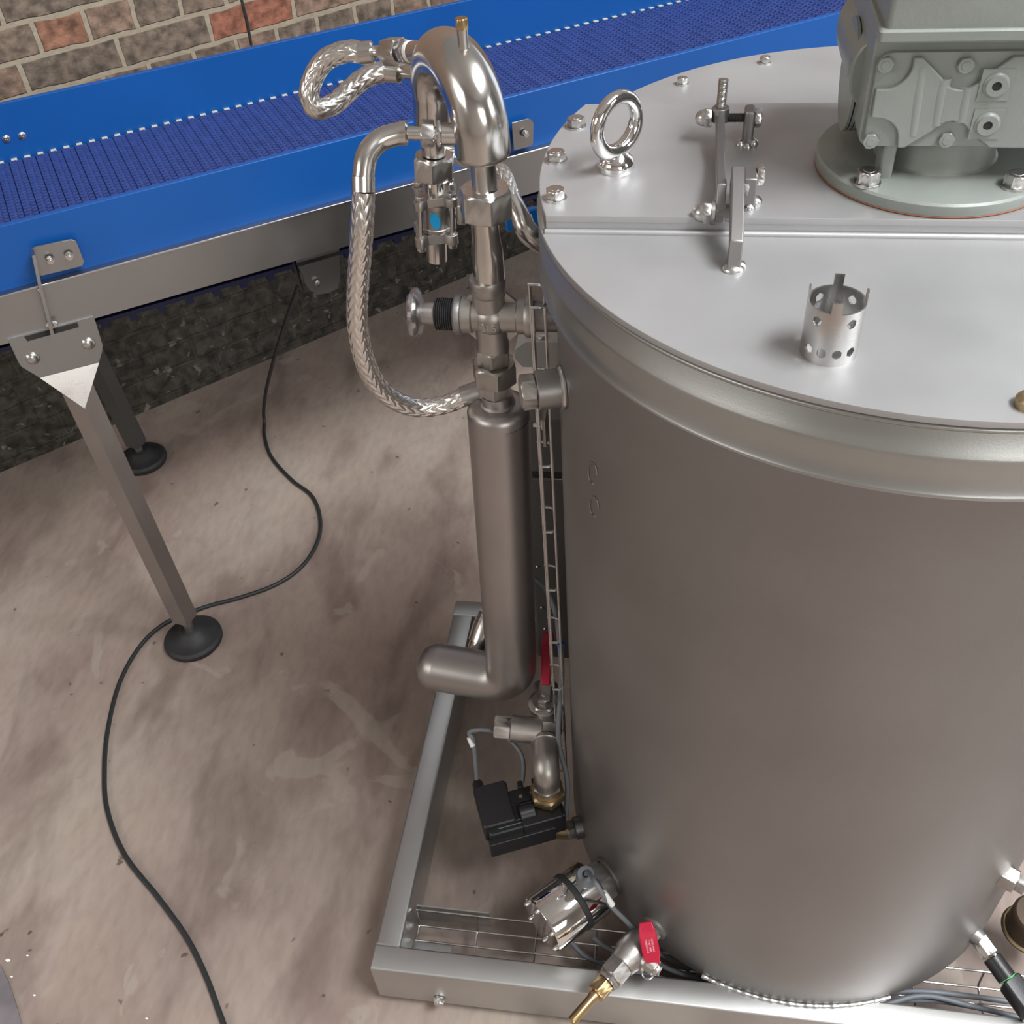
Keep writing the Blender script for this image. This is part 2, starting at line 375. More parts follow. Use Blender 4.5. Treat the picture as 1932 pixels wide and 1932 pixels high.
# stains on the shell left of centre
st = MB()
for px, py, hh in ((1118, 893, .011), (1121, 956, .011)):
    c_ = Kp(px, py, .3603); an = math.atan2(c_[1], c_[0])
    ring = [(.3604*math.cos(an+.028*math.cos(t)), .3604*math.sin(an+.028*math.cos(t)), c_[2]+hh*math.sin(t)*1.3+.006*math.cos(t)) for t in np.linspace(0, 2*PI, 40)]
    st.tube(ring[:31], [.0004+.0010*abs(math.sin(k*.35+py)) for k in range(31)], 6)
obj('grinding_mark', st, 'stain', tank)
# lid: a flat front half that opens, a raised bridge and a rear plate
def disc_part(r, y0, y1, zt, th, n=90):
    pts = []
    a0 = math.asin(max(-1, min(1, y0/r))); a1 = math.asin(max(-1, min(1, y1/r)))
    for k in range(n+1): a = a0+(a1-a0)*k/n; pts.append((r*math.cos(a), r*math.sin(a)))
    for k in range(n+1): a = PI-a1-(a0-a1)*k/n; pts.append((r*math.cos(a), r*math.sin(a)))
    o = []
    for q in pts:
        if not o or math.hypot(q[0]-o[-1][0], q[1]-o[-1][1]) > 1e-5: o.append(q)
    if math.hypot(o[0][0]-o[-1][0], o[0][1]-o[-1][1]) < 1e-5: o.pop()
    return MB().prism(o, (0, 0, 0), (1, 0, 0), (0, 1, 0), (0, 0, 1), zt-th, zt, bev=.0008)
LZ = 1.2268; BZ = 1.2430
lid = obj('lid', disc_part(.3772, -.3772, -.104, LZ, .0055), 'lid_steel', tank, label='flat pale front half of the lid, free to open')
br_ = disc_part(.3725, -.110, .150, BZ, .006); br_.box((0, -.1075, (BZ+LZ)/2-.001), (.712, .004, BZ-LZ))
br_.box((0, .148, (BZ+LZ)/2-.001), (.66, .004, BZ-LZ))
obj('bridge_plate', br_, 'lid_steel', tank, label='raised plate across the lid that carries the gear motor')
fl_ = MB(); fl_.tube([(-.357, -.1125, LZ+.001), (.357, -.1125, LZ+.001)], .0030, 12); obj('fold_edge', fl_, 'lid_steel', tank)
obj('rear_plate', disc_part(.3715, .15, .3715, 1.2255, .006), 'lid_steel', tank)
def bolt(parent, p, af=.0165, h=.0085, wash=True, d=(0, 0, 1), m='machined_steel', rot=None, name='bolt'):
    p = np.array(p, float); d = np.array(d, float)/np.linalg.norm(d); mb = MB(); t0 = 0
    if wash: mb.cyl(p, p+d*.0018, af*.66, n=28); t0 = .0018
    r_ = random.random() if rot is None else rot
    mb.hex(p+d*t0, p+d*(t0+h), af, rot=r_); mb.cyl(p+d*(t0+h-.0001), p+d*(t0+h+.0005), af*.30, af*.28, n=16)
    return obj(name, mb, m, parent)
for (px, py) in ((1050, 303), (1048, 375), (1087, 239)):
    bolt(tank, Zp(px, py, BZ), .0170, .0082)
for (px, py) in ((1287, 159), (1443, 119)):
    bolt(tank, Zp(px, py, 1.2255), .0115, .006)
# base frame
fx0, fy0, fy1, fx1 = -.641, -.383, .376, .80
fr = MB()
def rail(a, b):
    a = np.array(a); b = np.array(b); d, u, v = basis(b-a, (0, 0, 1))
    L = np.linalg.norm(b-a); fr.box((a+b)/2, (.040, .105, L), (v, u, d), bev=.004)
rail((fx0, fy0+.02, .0725), (fx1, fy0+.02, .0725)); rail((fx0, fy1-.02, .0725), (fx1, fy1-.02, .0725))
rail((fx0+.0203, fy0+.0395, .0722), (fx0+.0203, fy1-.0395, .0722)); rail((fx1-.0203, fy0+.0395, .0722), (fx1-.0203, fy1-.0395, .0722))
obj('base_frame', fr, 'frame_steel', tank, label='square tube base frame around the foot of the tank')
for x_ in (-.6, .76):
    for y_ in (-.35, .34): obj('foot', MB().cyl((x_, y_, 0), (x_, y_, .022), .02), 'rubber', tank)
pb = Yp(829.8, 1884, fy0-.0005); bolt(tank, pb, .015, .008, d=(0, -1, 0))
gus = MB(); gus.box((-.575, -.335, .06), (.055, .012, .09)); gus.box((-.553, -.322, .06), (.006, .03, .09))
obj('gusset', MB().box((-.570, -.322, .035), (.07, .05, .004)), 'frame_steel', tank)

# bosses on the shell
def radial(P): a = math.atan2(P[1], P[0]); return np.array([math.cos(a), math.sin(a), 0])
bp_ = Kp(1063, 730, .36); e_ = radial(bp_); t_ = bp_+e_*-.006
bs = MB(); bs.cyl(t_, t_+e_*.036, .0215, n=40, ch=.001); obj('boss', bs, 'satin_steel', tank)
ws = MB(); ws.torus(bp_+e_*.002, e_, .0215, .0032, 40, 10); obj('weld_bead', ws, 'machined_steel', tank)
plug = thing('blanking_plug', 'hexagon steel plug screwed into the short boss below the tank rim', 'plug', t_+e_*.036)
obj('plug_head', MB().hex(t_+e_*.0362, t_+e_*.053, .034, rot=.2), 'cast_steel', plug)

# ================================================================== gear motor
FC = np.array([.006, .0005, BZ])
gm = thing('gear_motor', 'grey-green painted gear motor standing on the raised lid plate', 'gear motor', FC)
obj('flange', MB().lathe(FC+[0, 0, .001], (0, 0, 1), [(0, .1085), (.002, .1095), (.0105, .1095), (.0125, .1075), (.0125, .093), (.0135, .064), (.0135, .01)], 120), 'gear_paint', gm)
obj('seal_bead', MB().torus(FC+[0, 0, .0012], (0, 0, 1), .1087, .0008, 120, 8), 'orange_seal', gm, label='thin orange sealant line under the flange')
nk = MB().lathe(FC+[0, 0, .012], (0, 0, 1), [(0, .060), (.004, .054), (.012, .052), (.055, .051)], 60)
obj('neck', nk, 'gear_paint', gm)
GY = -.066
def g(px, py, y=GY): return Yp(px, py, y)
bl = g(1628, 277); tl = g(1650, 100); zb_, zt_ = bl[2], tl[2]; xl = (bl[0]+tl[0])/2; xr = xl+.245
rb = MB(); rb.box((xl+.028, GY+.022, zb_-.018), (.012, .03, .045), bev=.003); obj('rib', rb, 'gear_paint', gm)
hs = MB()
def rrect(x0, x1, y0, y1, r, n=5):
    P = []
    for cx, cy, a0 in ((x1-r, y1-r, 0), (x0+r, y1-r, 90), (x0+r, y0+r, 180), (x1-r, y0+r, 270)):
        for k in range(n+1): a = math.radians(a0+90*k/n); P.append((cx+r*math.cos(a), cy+r*math.sin(a)))
    return P
hs.prism(rrect(xl-.002, xr, zb_-.002, zt_+.016, .010), (0, 0, 0), (1, 0, 0), (0, 0, 1), (0, -1, 0), -GY-.15, -GY-.006, bev=.002)
hs.prism(rrect(xl-.012, xr+.01, zb_+.012, zt_+.0, .03), (0, 0, 0), (1, 0, 0), (0, 0, 1), (0, -1, 0), -GY-.175, -GY-.045, bev=.002)
obj('housing', hs, 'gear_paint', gm)
cv = MB(); yf = -GY
cv.prism(rrect(xl+.002, xr-.002, zb_, zt_, .012), (0, 0, 0), (1, 0, 0), (0, 0, 1), (0, -1, 0), yf-.006, yf-.001, bev=.0012)
# raised field with scalloped corners
def scallop():
    P = []; x0, x1, y0, y1 = xl+.004, xr-.004, zb_+.0005, zt_-.003; q = .026
    def arc(cx, cy, r, a0, a1, n=8): return [(cx+r*math.cos(math.radians(a0+(a1-a0)*k/n)), cy+r*math.sin(math.radians(a0+(a1-a0)*k/n))) for k in range(n+1)]
    P += [(x0, y0+q*1.05)]+arc(x0+.006, y0+.006, .0205, 85, 5)+[(x0+q*1.05, y0)]
    mx = g(1788, 262)[0]; P += [(mx-.036, y0)]+arc(mx, y0+.006, .018, 150, 30)+[(mx+.036, y0)]
    P += [(x1-q, y0)]+arc(x1-.006, y0+.006, .0205, 175, 95)+[(x1, y0+q)]
    P += [(x1, y1-q)]+arc(x1-.006, y1-.006, .0205, 265, 185)+[(x1-q, y1)]
    m2 = g(1822, 120)[0]; P += [(m2+.036, y1)]+arc(m2, y1-.008, .019, -30, -150)+[(m2-.036, y1)]
    P += [(x0+q, y1)]+arc(x0+.006, y1-.006, .0205, -5, -85)+[(x0, y1-q)]
    return P
SP = scallop(); cvf = MB(); cvf.prism(SP, (0, 0, 0), (1, 0, 0), (0, 0, 1), (0, -1, 0), yf-.001, yf+.0040)
obj('cover', cv, 'gear_paint', gm); cf = obj('cover_face', cvf, 'gear_paint', gm)
bvm = cf.modifiers.new('b', 'BEVEL'); bvm.width = .0012; bvm.segments = 3; bvm.limit_method = 'ANGLE'
rg = MB()
for p0_, p1_ in (((1722, 257), (1741, 128)), ((1765, 238), (1780, 152)), ((1814, 232), (1826, 168))):
    a = g(*p0_, GY-.004); b = g(*p1_, GY-.004); rg.tube([a+[0, .0079, 0], (a+b)/2+[0, .0076, 0], b+[0, .0079, 0]], .0084, 36)
obj('cast_ridge', rg, 'gear_paint', gm)
for px, py in ((1670, 121), (1822, 122), (1642, 265), (1785, 263)):
    bolt(gm, g(px, py, GY-.0005), .0125, .0035, wash=False, d=(0, -1, 0), m='gear_paint', rot=.1)
for px, py in ((1879, 160), (1862, 234)):
    c_ = g(px, py, GY-.004); pg = MB(); pg.box(c_, (.026, .002, .026), bev=0); obj('plug_pad', pg, 'gear_paint', gm)
    q = MB().lathe(c_+[0, -.001, 0], (0, -1, 0), [(0, .0108), (.001, .0106), (.002, .0092), (.0035, .0085), (.0035, .004), (.001, .0036)], 40)
    pq = obj('oil_plug', q, 'gear_paint', gm); obj('socket', MB().hex(c_+[0, -.002, 0], c_+[0, -.0033, 0], .0068), 'dark_hole', pq)
# upper housing and motor
uy = GY-.012; ul = Yp(1668, 78, uy); ut = Yp(1668, 64, uy)
up_ = MB(); up_.box((ul[0]+.125, uy+.085, ul[2]+.055), (.25, .17, .115), bev=.005); up_.box((ul[0]+.123, uy+.084, ul[2]+.0045), (.256, .176, .010), bev=.003)
obj('motor_adapter', up_, 'gear_paint', gm)
mo_ = MB().lathe((xl+.035, .075, zb_+.05), (-1, 0, 0), [(-.02, .066), (.012, .066), (.015, .062), (.018, .062), (.022, .055)], 80)
mo_.torus((xl+.018, .075, zb_+.05), (1, 0, 0), .062, .005, 60, 10); obj('end_cover', mo_, 'gear_paint', gm)
ec = MB()
for k in range(5): ec.lathe((xl+.012-.004*k, .03, zb_+.028), (-1, 0, 0), [(0, .050), (.0026, .050)], 60)
obj('cooling_fin', ec, 'gear_paint', gm); obj('side_plug', MB().lathe(Yp(1610, 128, -.005), (-1, 0, 0), [(-.01, .009), (.004, .009), (.005, .007)], 24), 'gear_paint', gm)
for px, py in ((1636, 346), (1914, 352)):
    bolt(gm, Zp(px, py, BZ+.0135), .0185, .011)

# ================================================================== eye bolt
ec_ = Zp(1163, 318, BZ); eb = thing('lifting_eye', 'shiny steel lifting ring screwed into the raised lid plate', 'lifting ring', ec_)
EA = np.array([math.cos(math.radians(48)), math.sin(math.radians(48)), 0]); EN = np.array([-EA[1], EA[0], 0])
mb = MB().lathe(ec_, (0, 0, 1), [(0, .0182), (.0022, .0187), (.0075, .0182), (.013, .0150), (.018, .0085)], 48); obj('collar', mb, 'chrome', eb)
rgm = MB(); c0 = ec_+np.array([0, 0, .044]); V = []
for i in range(64):
    a = 2*PI*i/64; e = EA*math.cos(a)+np.array([0, 0, 1])*math.sin(a); rr = .0068+.0018*max(0, -math.sin(a))
    for j in range(20):
        b = 2*PI*j/20; V.append(c0+e*(.0265+rr*math.cos(b))+EN*rr*math.sin(b))
rgm.add(V, [(i*20+j, ((i+1) % 64)*20+j, ((i+1) % 64)*20+(j+1) % 20, i*20+(j+1) % 20) for i in range(64) for j in range(20)])
obj('ring', rgm, 'chrome', eb)

# ================================================================== lid latch
lt0 = Zp(1383, 503, LZ); lat = thing('lid_latch', 'steel lever latch with two domed nuts bridging the lid seam', 'latch', lt0)
# front bracket welded to the lid: upright bar in plane x = const
fb = Vp(1395, 330, (lt0[0], 0), 90); xb = lt0[0]
def X(px, py, x): return Vp(px, py, (x, 0), 90)
topb = X(1399, 330, xb+.006); bent = X(1393, 405, xb+.006)
mb = MB(); w_ = .0110
def strip(path, wx, th_dir=None, t=.012):
    """flat bar following path (list of points, in a plane x=const), wx wide along x, t thick"""
    P = [np.array(p) for p in path]; m_ = MB(); V = []; F = []
    for i, p in enumerate(P):
        T = P[min(i+1, len(P)-1)]-P[max(i-1, 0)]; T = T/np.linalg.norm(T); n_ = np.cross(T, (1, 0, 0)); n_ /= np.linalg.norm(n_)
        for sx_, sn in ((-1, -1), (1, -1), (1, 1), (-1, 1)): V.append(p+np.array([sx_*wx/2, 0, 0])+n_*sn*t/2)
    for i in range(len(P)-1):
        for j in range(4): a = i*4+j; b = i*4+(j+1) % 4; F.append((a, b, b+4, a+4))
    F.append((3, 2, 1, 0)); F.append(tuple(range(len(V)-4, len(V)))); m_.add(V, F); return m_
def latobj(name, m_, mt='satin_steel'):
    o = obj(name, m_, mt, lat); b = o.modifiers.new('b', 'BEVEL'); b.width = .0012; b.segments = 2; b.limit_method = 'ANGLE'; return o
yb0 = lt0[1]
H = BZ
fbpath = [(xb, yb0, LZ-.001), (xb+.001, yb0+.004, LZ+.018), (xb+.001, -.118, BZ+.024), (xb+.001, -.090, BZ+.031)]
latobj('front_bracket', strip(fbpath, .0115, t=.022))
wb_ = MB(); wb_.sphere((xb, yb0-.006, LZ+.001), .010, sc_=(1.0, .8, .5)); wb_.sphere((xb+.006, yb0-.001, LZ+.001), .006, sc_=(1, 1, .9)); obj('weld_bead', wb_, 'machined_steel', lat)
# second lug on the bridge plate, to the right of the front bracket
latobj('rear_lug', strip([(xb+.0135, -.082, BZ), (xb+.0135, -.082, BZ+.030)], .0115, t=.026))
sl = MB(); sl.sphere((xb+.020, -.080, BZ+.001), .007, sc_=(1, 1, .8)); sl.sphere((xb+.014, -.093, BZ+.001), .006, sc_=(1, 1, .8)); obj('weld_bead', sl, 'machined_steel', lat)
pz = BZ+.024
bolt(lat, (xb+.0195, -.076, BZ+.025), .016, .0065, wash=False, d=(1, 0, 0), rot=0)
bolt(lat, (xb+.0070, -.093, BZ+.020), .012, .005, wash=False, d=(1, 0, 0), rot=0, m='satin_steel')
# lever arm
xa = xb-.0125
A0 = X(1357, 418, xa); A1 = X(1361, 360, xa); A2 = X(1358, 300, xa); yl = float(Zp(1410, 268, BZ)[1]); zs = float(Yp(1390, 222, yl)[2]); q0 = np.array([xa, yl, zs+.003]); A3 = q0-up3*.004
latobj('lever_arm', strip([A0, A1, A2, A3], .0085, t=.015))
latobj('spacer', MB().cyl(A0+[-.0045, .003, .007], A0+[.013, .003, .007], .0075))
sk = MB()
sk.cyl(q0-[0, 0, .0065], q0+[0, 0, .008], .0085, n=36, ch=.0006); obj('swivel_block', sk, 'satin_steel', lat)
th = MB(); Pth = resample([q0+[0, 0, .006], q0+[.0005, .004, .034]], .0004)
th.tube(Pth, .0048, 24, True, lambda a, L: .00035*math.sin(2*PI*(L/.0013+a/(2*PI)))); obj('threaded_stud', th, 'cast_steel', lat)
def acorn(c, d, af, name='domed_nut'):
    c = np.array(c, float); d = np.array(d, float); m_ = MB(); m_.hex(c, c+d*af*.42, af, rot=.3)
    m_.lathe(c+d*af*.40, d, [(0, af*.46), (af*.15, af*.455), (af*.32, af*.40), (af*.46, af*.28), (af*.54, af*.12), (af*.56, 0.0001)], 32)
    return obj(name, m_, 'machined_steel', lat)
acorn(q0+[-.0085, 0, -.003], (-1, 0, 0), .0175); acorn(A0+[-.0075, .003, .007], (-1, 0, 0), .0185)
wsr = MB(); wsr.cyl(A0+[-.0045, .003, .007], A0+[-.0075, .003, .007], .0108, n=32); obj('washer', wsr, 'machined_steel', lat)
# stop bracket with the adjusting bolt
xs = X(1410, 232, xb)[0]; Sx = Yp(1414, 222, yl)[0]
mb = MB().box((Sx, yl, (BZ+zs+.010)/2), (.0105, .020, zs+.010-BZ), bev=.003); latobj('stop_bracket', mb)
sw = MB(); sw.sphere((Sx-.007, yl-.008, BZ+.001), .005); sw.sphere((Sx+.006, yl-.008, BZ+.002), .005); sw.sphere((Sx, yl-.012, BZ), .005); obj('weld_bead', sw, 'machined_steel', lat)
th = MB().tube(resample([(q0[0]+.006, yl, zs), (Sx, yl, zs)], .0004), .0042, 24, True, lambda a, L: .0004*math.sin(2*PI*(L/.0014+a/(2*PI)))); obj('adjusting_screw', th, 'threads', lat)
bolt(lat, (Sx+.0052, yl, zs), .0165, .0065, wash=False, d=(1, 0, 0), rot=.25)

# ================================================================== perforated cup
cc = Zp(1562, 662, LZ); cup = thing('perforated_sleeve', 'small steel sleeve with round holes and four prongs standing on the lid', 'sleeve', cc)
Rc, Hc, tw = .0218, .0465, .0015
def cup_mesh():
    nA, nZ = 176, 64; holes = [(-.62, .037), (.62, .037), (2.5, .037), (3.8, .037)]+[(-1.08+.54*k+.27, .011) for k in range(4)]+[(1.9+.54*k, .011) for k in range(5)]
    off = -PI/2-.12; tabs = [0.0, PI/2, PI, 3*PI/2]; V = []; F = []; idx = {}
    Ht = Hc+.0095
    def hole(a, z):
        for ha, hz in holes:
            da = (a-ha+PI) % (2*PI)-PI
            if math.hypot(da*Rc, z-hz) < .0038: return True
        return False
    def vid(i, j, r):
        k = (i % nA, j, r)
        if k not in idx:
            a = 2*PI*(i % nA)/nA+off; z = Ht*j/nZ; rr = Rc if r else Rc-tw; idx[k] = len(V); V.append((cc[0]+rr*math.cos(a), cc[1]+rr*math.sin(a), cc[2]+z))
        return idx[k]
    keep = {}
    for i in range(nA):
        for j in range(nZ):
            a = 2*PI*(i+.5)/nA; z = Ht*(j+.5)/nZ
            tb = any(abs((a-t+PI) % (2*PI)-PI)*Rc < .0042 for t in tabs)
            keep[i, j] = (z < Hc or tb) and not hole(a, z)
    for (i, j), k in keep.items():
        if not k: continue
        F.append((vid(i, j, 1), vid(i+1, j, 1), vid(i+1, j+1, 1), vid(i, j+1, 1))); F.append((vid(i, j+1, 0), vid(i+1, j+1, 0), vid(i+1, j, 0), vid(i, j, 0)))
        if not keep.get((i, j+1), False): F.append((vid(i, j+1, 1), vid(i+1, j+1, 1), vid(i+1, j+1, 0), vid(i, j+1, 0)))
        if not keep.get((i, j-1), False): F.append((vid(i+1, j, 1), vid(i, j, 1), vid(i, j, 0), vid(i+1, j, 0)))
        if not keep[(i+1) % nA, j]: F.append((vid(i+1, j+1, 1), vid(i+1, j, 1), vid(i+1, j, 0), vid(i+1, j+1, 0)))
        if not keep[(i-1) % nA, j]: F.append((vid(i, j, 1), vid(i, j+1, 1), vid(i, j+1, 0), vid(i, j, 0)))
    return MB().add(V, F)
obj('sleeve_wall', cup_mesh(), 'machined_steel', cup, angle=50)
knob = Zp(1940, 765, LZ)
obj('lid_stop', MB().lathe(knob, (0, 0, 1), [(0, .010), (.006, .010), (.010, .007), (.011, .002)], 32), 'dull_brass', tank)

# ================================================================== conveyor
CD = 34.136; cu = np.array([math.cos(math.radians(CD)), math.sin(math.radians(CD)), 0]); cn = np.array([-cu[1], cu[0], 0]); up3 = np.array([0, 0, 1.0])
LF = np.array([-1.247, .329, 0]); CW0 = .025
def CP(px, py, off=0.0): return Vp(px, py, (LF+cn*(CW0+off))[:2], CD)
def cu_of(P): return float((P-LF)@cu)
def CV(u, w, z): return LF+cu*u+cn*(CW0+w)+up3*z
zC = CP(500, 295)[2]; zD = CP(500, 424, -.030)[2]; zE = CP(500, 508.7, -.030)[2]
cv_ = thing('belt_conveyor', 'long conveyor with blue side guards, perforated navy belt and steel side beam', 'conveyor', CV(.4, .25, 0))
U0, U1 = -.75, 2.6
def cbox(u0, u1, w0, w1, z0, z1, bev=0):
    return MB().box(CV((u0+u1)/2, (w0+w1)/2, (z0+z1)/2), (u1-u0, w1-w0, z1-z0), (cu, cn, up3), bev=bev)
WR = None
for k in range(300):   # distance across at which the far guard reaches the same height as the near one
    wq = .4+k*.001
    if Vp(500, 86, (LF+cn*(CW0+wq))[:2], CD)[2] <= zC: WR = wq; break
WR = WR or .5
zB = Vp(500, 187, (LF+cn*(CW0+WR))[:2], CD)[2]
gt = .012
obj('side_guard', cbox(U0, U1, -gt, 0, zE+.002, zC, bev=.002), 'blue_plastic', cv_, label='near blue guard strip')
obj('side_guard', cbox(U0, U1, WR, WR+gt, zE+.02, zC, bev=.002), 'blue_plastic', cv_, label='far blue guard strip')
bm_ = cbox(U0, U1, -gt-.018, -gt-.0005, zE, zD); obj('side_beam', bm_, 'brushed_steel', cv_, label='brushed steel side beam')
obj('beam_lip', cbox(U0, U1, -gt-.0195, -gt-.0155, zD-.001, zD+.0022, bev=.0012), 'machined_steel', cv_)
obj('side_beam', cbox(U0, U1, WR+gt+.001, WR+gt+.008, zE, zD), 'brushed_steel', cv_)
# belt: rows of raised links over a near-black sheet that paints the slot shade
V = []; F = []; pitch = .0254; nrow = int((U1-U0)/pitch); lw = .0135
nl = int((WR-.006)/lw)
bx = np.array([(-1, -1, 0), (1, -1, 0), (1, 1, 0), (-1, 1, 0), (-.9, -.82, 1), (.9, -.82, 1), (.9, .82, 1), (-.9, .82, 1)], float)
for r_ in range(nrow):
    uc = U0+pitch*(r_+.5)
    for half in (0, 1):
        for k in range(nl+1):
            wc = .004+lw*(k+(.5 if half else 0)); hu = .0078 if half == 0 else .0050
            if wc > WR-.008: continue
            uo = uc-.0032 if half == 0 else uc+.0088
            b0 = len(V)
            for q in bx: V.append(CV(uo+q[0]*hu, wc+q[1]*.0043, zB-.010+q[2]*.010))
            F += [tuple(b0+i for i in f) for f in ((4, 5, 6, 7), (0, 1, 5, 4), (1, 2, 6, 5), (2, 3, 7, 6), (3, 0, 4, 7))]
    b0 = len(V)   # hinge bar across the belt
    for q in bx: V.append(CV(uc-.0005+q[0]*.0028, WR/2+q[1]*(WR/2-.002), zB-.0045+q[2]*.0040))
    F += [tuple(b0+i for i in f) for f in ((4, 5, 6, 7), (0, 1, 5, 4), (2, 3, 7, 6))]
lk = bpy.data.meshes.new('belt'); o_ = ORG[cv_.name]; lk.from_pydata([tuple(v-o_) for v in V], [], F); lk.materials.append(M['belt_plastic'])
lo = bpy.data.objects.new('belt', lk); col.objects.link(lo); lo.parent = cv_; ORG['belt'] = o_; lo['label'] = 'perforated navy plastic belt'
obj('slot_shade_sheet', cbox(U0, U1, .001, WR-.001, zB-.018, zB-.010), 'slot_shade', cv_)
tt = MB()
for r_ in range(nrow):
    uc = U0+pitch*(r_+.5); tt.box(CV(uc, WR-.004, zB-.003), (.011, .008, .008), (cu, cn, up3))
o = obj('wear_strip', tt, 'wear_strip', cv_, False, label='row of cream teeth along the far belt edge')
# returning belt hanging below
zr_ = zE-.046; rt = cbox(U0, U1, .03, WR-.03, zr_, zr_+.008)
for r_ in range(nrow):
    uc = U0+pitch*(r_+.5)
    for k in range(10):
        wc = .045+k*.045+(.022 if r_ % 2 else 0)
        if wc < WR-.04: rt.box(CV(uc, wc, zr_-.007), (.014, .016, .016), (cu, cn, up3))
obj('return_belt', rt, 'shaded_belt_plastic', cv_, False)
for px, py in ((12, 262), (42, 256)):
    c_ = Vp(px, py, (LF+cn*(CW0+WR))[:2], CD); m_ = MB().lathe(c_, -cn, [(0, .0075), (.002, .0075), (.0035, .005), (.0035, .002), (.002, .001)], 24); obj('rivet', m_, 'machined_steel', cv_)
# near leg bracket
fo = -gt-.021
def FP(px, py, off=0): P = CP(px, py, fo+off); return ((P-LF)@cu, P[2])
def plate(poly_px, t=.003, off=0.0):
    pts = [FP(x, y, off) for x, y in poly_px]; return MB().prism(pts, LF+cn*(CW0+fo+off), cu, up3, -cn, -t, 0, bev=.0008)
lb = obj('leg_bracket', plate([(14, 640), (176, 597), (180, 606), (194, 652), (193, 663), (187, 684), (75, 713), (40, 692), (35, 684)]), 'brushed_steel', cv_)
slm = MB(); s0 = FP(48, 640, -.0008); s1 = FP(148, 612, -.0008)
P = [FP(46, 636, -.0012), FP(146, 609, -.0012), FP(149, 617, -.0012), FP(52, 644, -.0012)]
slm.prism(P, LF+cn*(CW0+fo-.0012), cu, up3, -cn, -.002, .0002); obj('slot', slm, 'dark_hole', lb)
for px, py in ((62, 676), (167, 648)):
    c_ = CP(px, py, fo); m_ = MB().lathe(c_, -cn, [(0, .0115), (.001, .0112), (.0035, .009), (.006, .005), (.0065, .001)], 28); obj('carriage_bolt', m_, 'machined_steel', lb)
# upper fixing bracket on the guard
ub = obj('guard_bracket', plate([(60, 470), (66, 466), (135, 452), (143, 455), (147, 462), (159, 494), (156, 502), (78, 521), (74, 518)], .004, .006), 'brushed_steel', cv_)
for px, py in ((94, 490), (130, 482)):
    c_ = CP(px, py, fo+.002); bolt(ub, c_, .010, .006, d=-cn, m='machined_steel')
P = [CP(50, 476, fo), CP(70, 530, fo), CP(100, 628, fo), CP(78, 545, fo)]
fin = MB(); Fp = [CP(62, 470, fo+.004), CP(74, 528, fo+.002), CP(98, 622, fo+.001)]
V = []
for p, w_2 in zip(Fp, (.022, .026, .026)): V += [p-cu*.004, p-cn*w_2-cu*.004, p-cn*w_2+cu*.001, p+cu*.001]
fin.add(V, [(0, 1, 5, 4), (1, 2, 6, 5), (2, 3, 7, 6), (3, 0, 4, 7), (4, 5, 9, 8), (5, 6, 10, 9), (6, 7, 11, 10), (7, 4, 8, 11), (0, 3, 2, 1), (8, 9, 10, 11)])
obj('fin', fin, 'brushed_steel', ub)
for f_, s_ in ((.45, -1), (.9, -1), (.9, 1)):
    c_ = Fp[0]*(1-f_)+Fp[2]*f_-cn*.012+cu*(.0035 if s_ > 0 else 0); bolt(ub, c_, .010, .006, d=cu*s_, wash=False)
# legs: folded corner profile with the ridge facing out
def leg(top, foot, sgn, hd=.026, raise_=0.0):
    t = np.array(top, float); f = np.array(foot, float); m_ = MB(); V = []
    for p, e in ((t, raise_), (f, 0)): V += [p-cu*hd+up3*e, p-cn*hd*sgn, p+cu*hd+up3*e, p+cn*hd*sgn+up3*e]
    m_.add(V, [(0, 1, 5, 4), (1, 2, 6, 5), (2, 3, 7, 6), (3, 0, 4, 7), (0, 3, 2, 1), (4, 5, 6, 7)]); return m_
rp = CP(160, 771, fo-.022); bL = CP(75, 713, fo); bR = CP(187, 684, fo)
tu = (cu_of(bL)+cu_of(bR))/2+.008; ztop = rp[2]
ft = Zp(360, 1192, .03)
ltop = rp+cn*.0275-up3*.001; lg = obj('leg', leg(ltop, ft+up3*.045, 1, .0265, .04), 'pipe_steel', cv_, label='near leg')
gs = MB(); ridge = rp
gs.add([bL, bR, ridge, bL+cn*.02, bR+cn*.02], [(0, 2, 1), (0, 1, 4, 3), (0, 3, 2), (1, 2, 4), (3, 4, 2)]); obj('gusset', gs, 'machined_steel', cv_, label='bright sloping triangular gusset', smooth=False)
def pad(c, par):
    c = np.array([c[0], c[1], 0.0]); o = obj('foot', MB().lathe(c, up3, [(0, .060), (.004, .0625), (.013, .0625), (.019, .057), (.021, .046), (.026, .034), (.036, .024), (.040, .017)], 64), 'rubber', par, label='round black rubber foot')
    obj('spindle', MB().cyl(c+up3*.036, c+up3*.085, .011), 'machined_steel', o); return o
pad(ft, cv_)
f2 = Zp(268, 862, .015); l2t = CV(tu, WR+gt+.0, ztop+.05)
obj('leg', leg(l2t, f2+up3*.045, -1, .0265), 'cabinet_grey', cv_, label='far dark leg'); pad(f2, cv_)
# small bracket at the right, beside the tank
sb = obj('guard_bracket', plate([(966, 232), (996, 224), (1003, 226), (1007, 232), (1006, 270), (1002, 276), (970, 284)], .003, .006), 'brushed_steel', cv_)
bolt(sb, CP(990, 252, fo+.003), .010, .006, d=-cn)
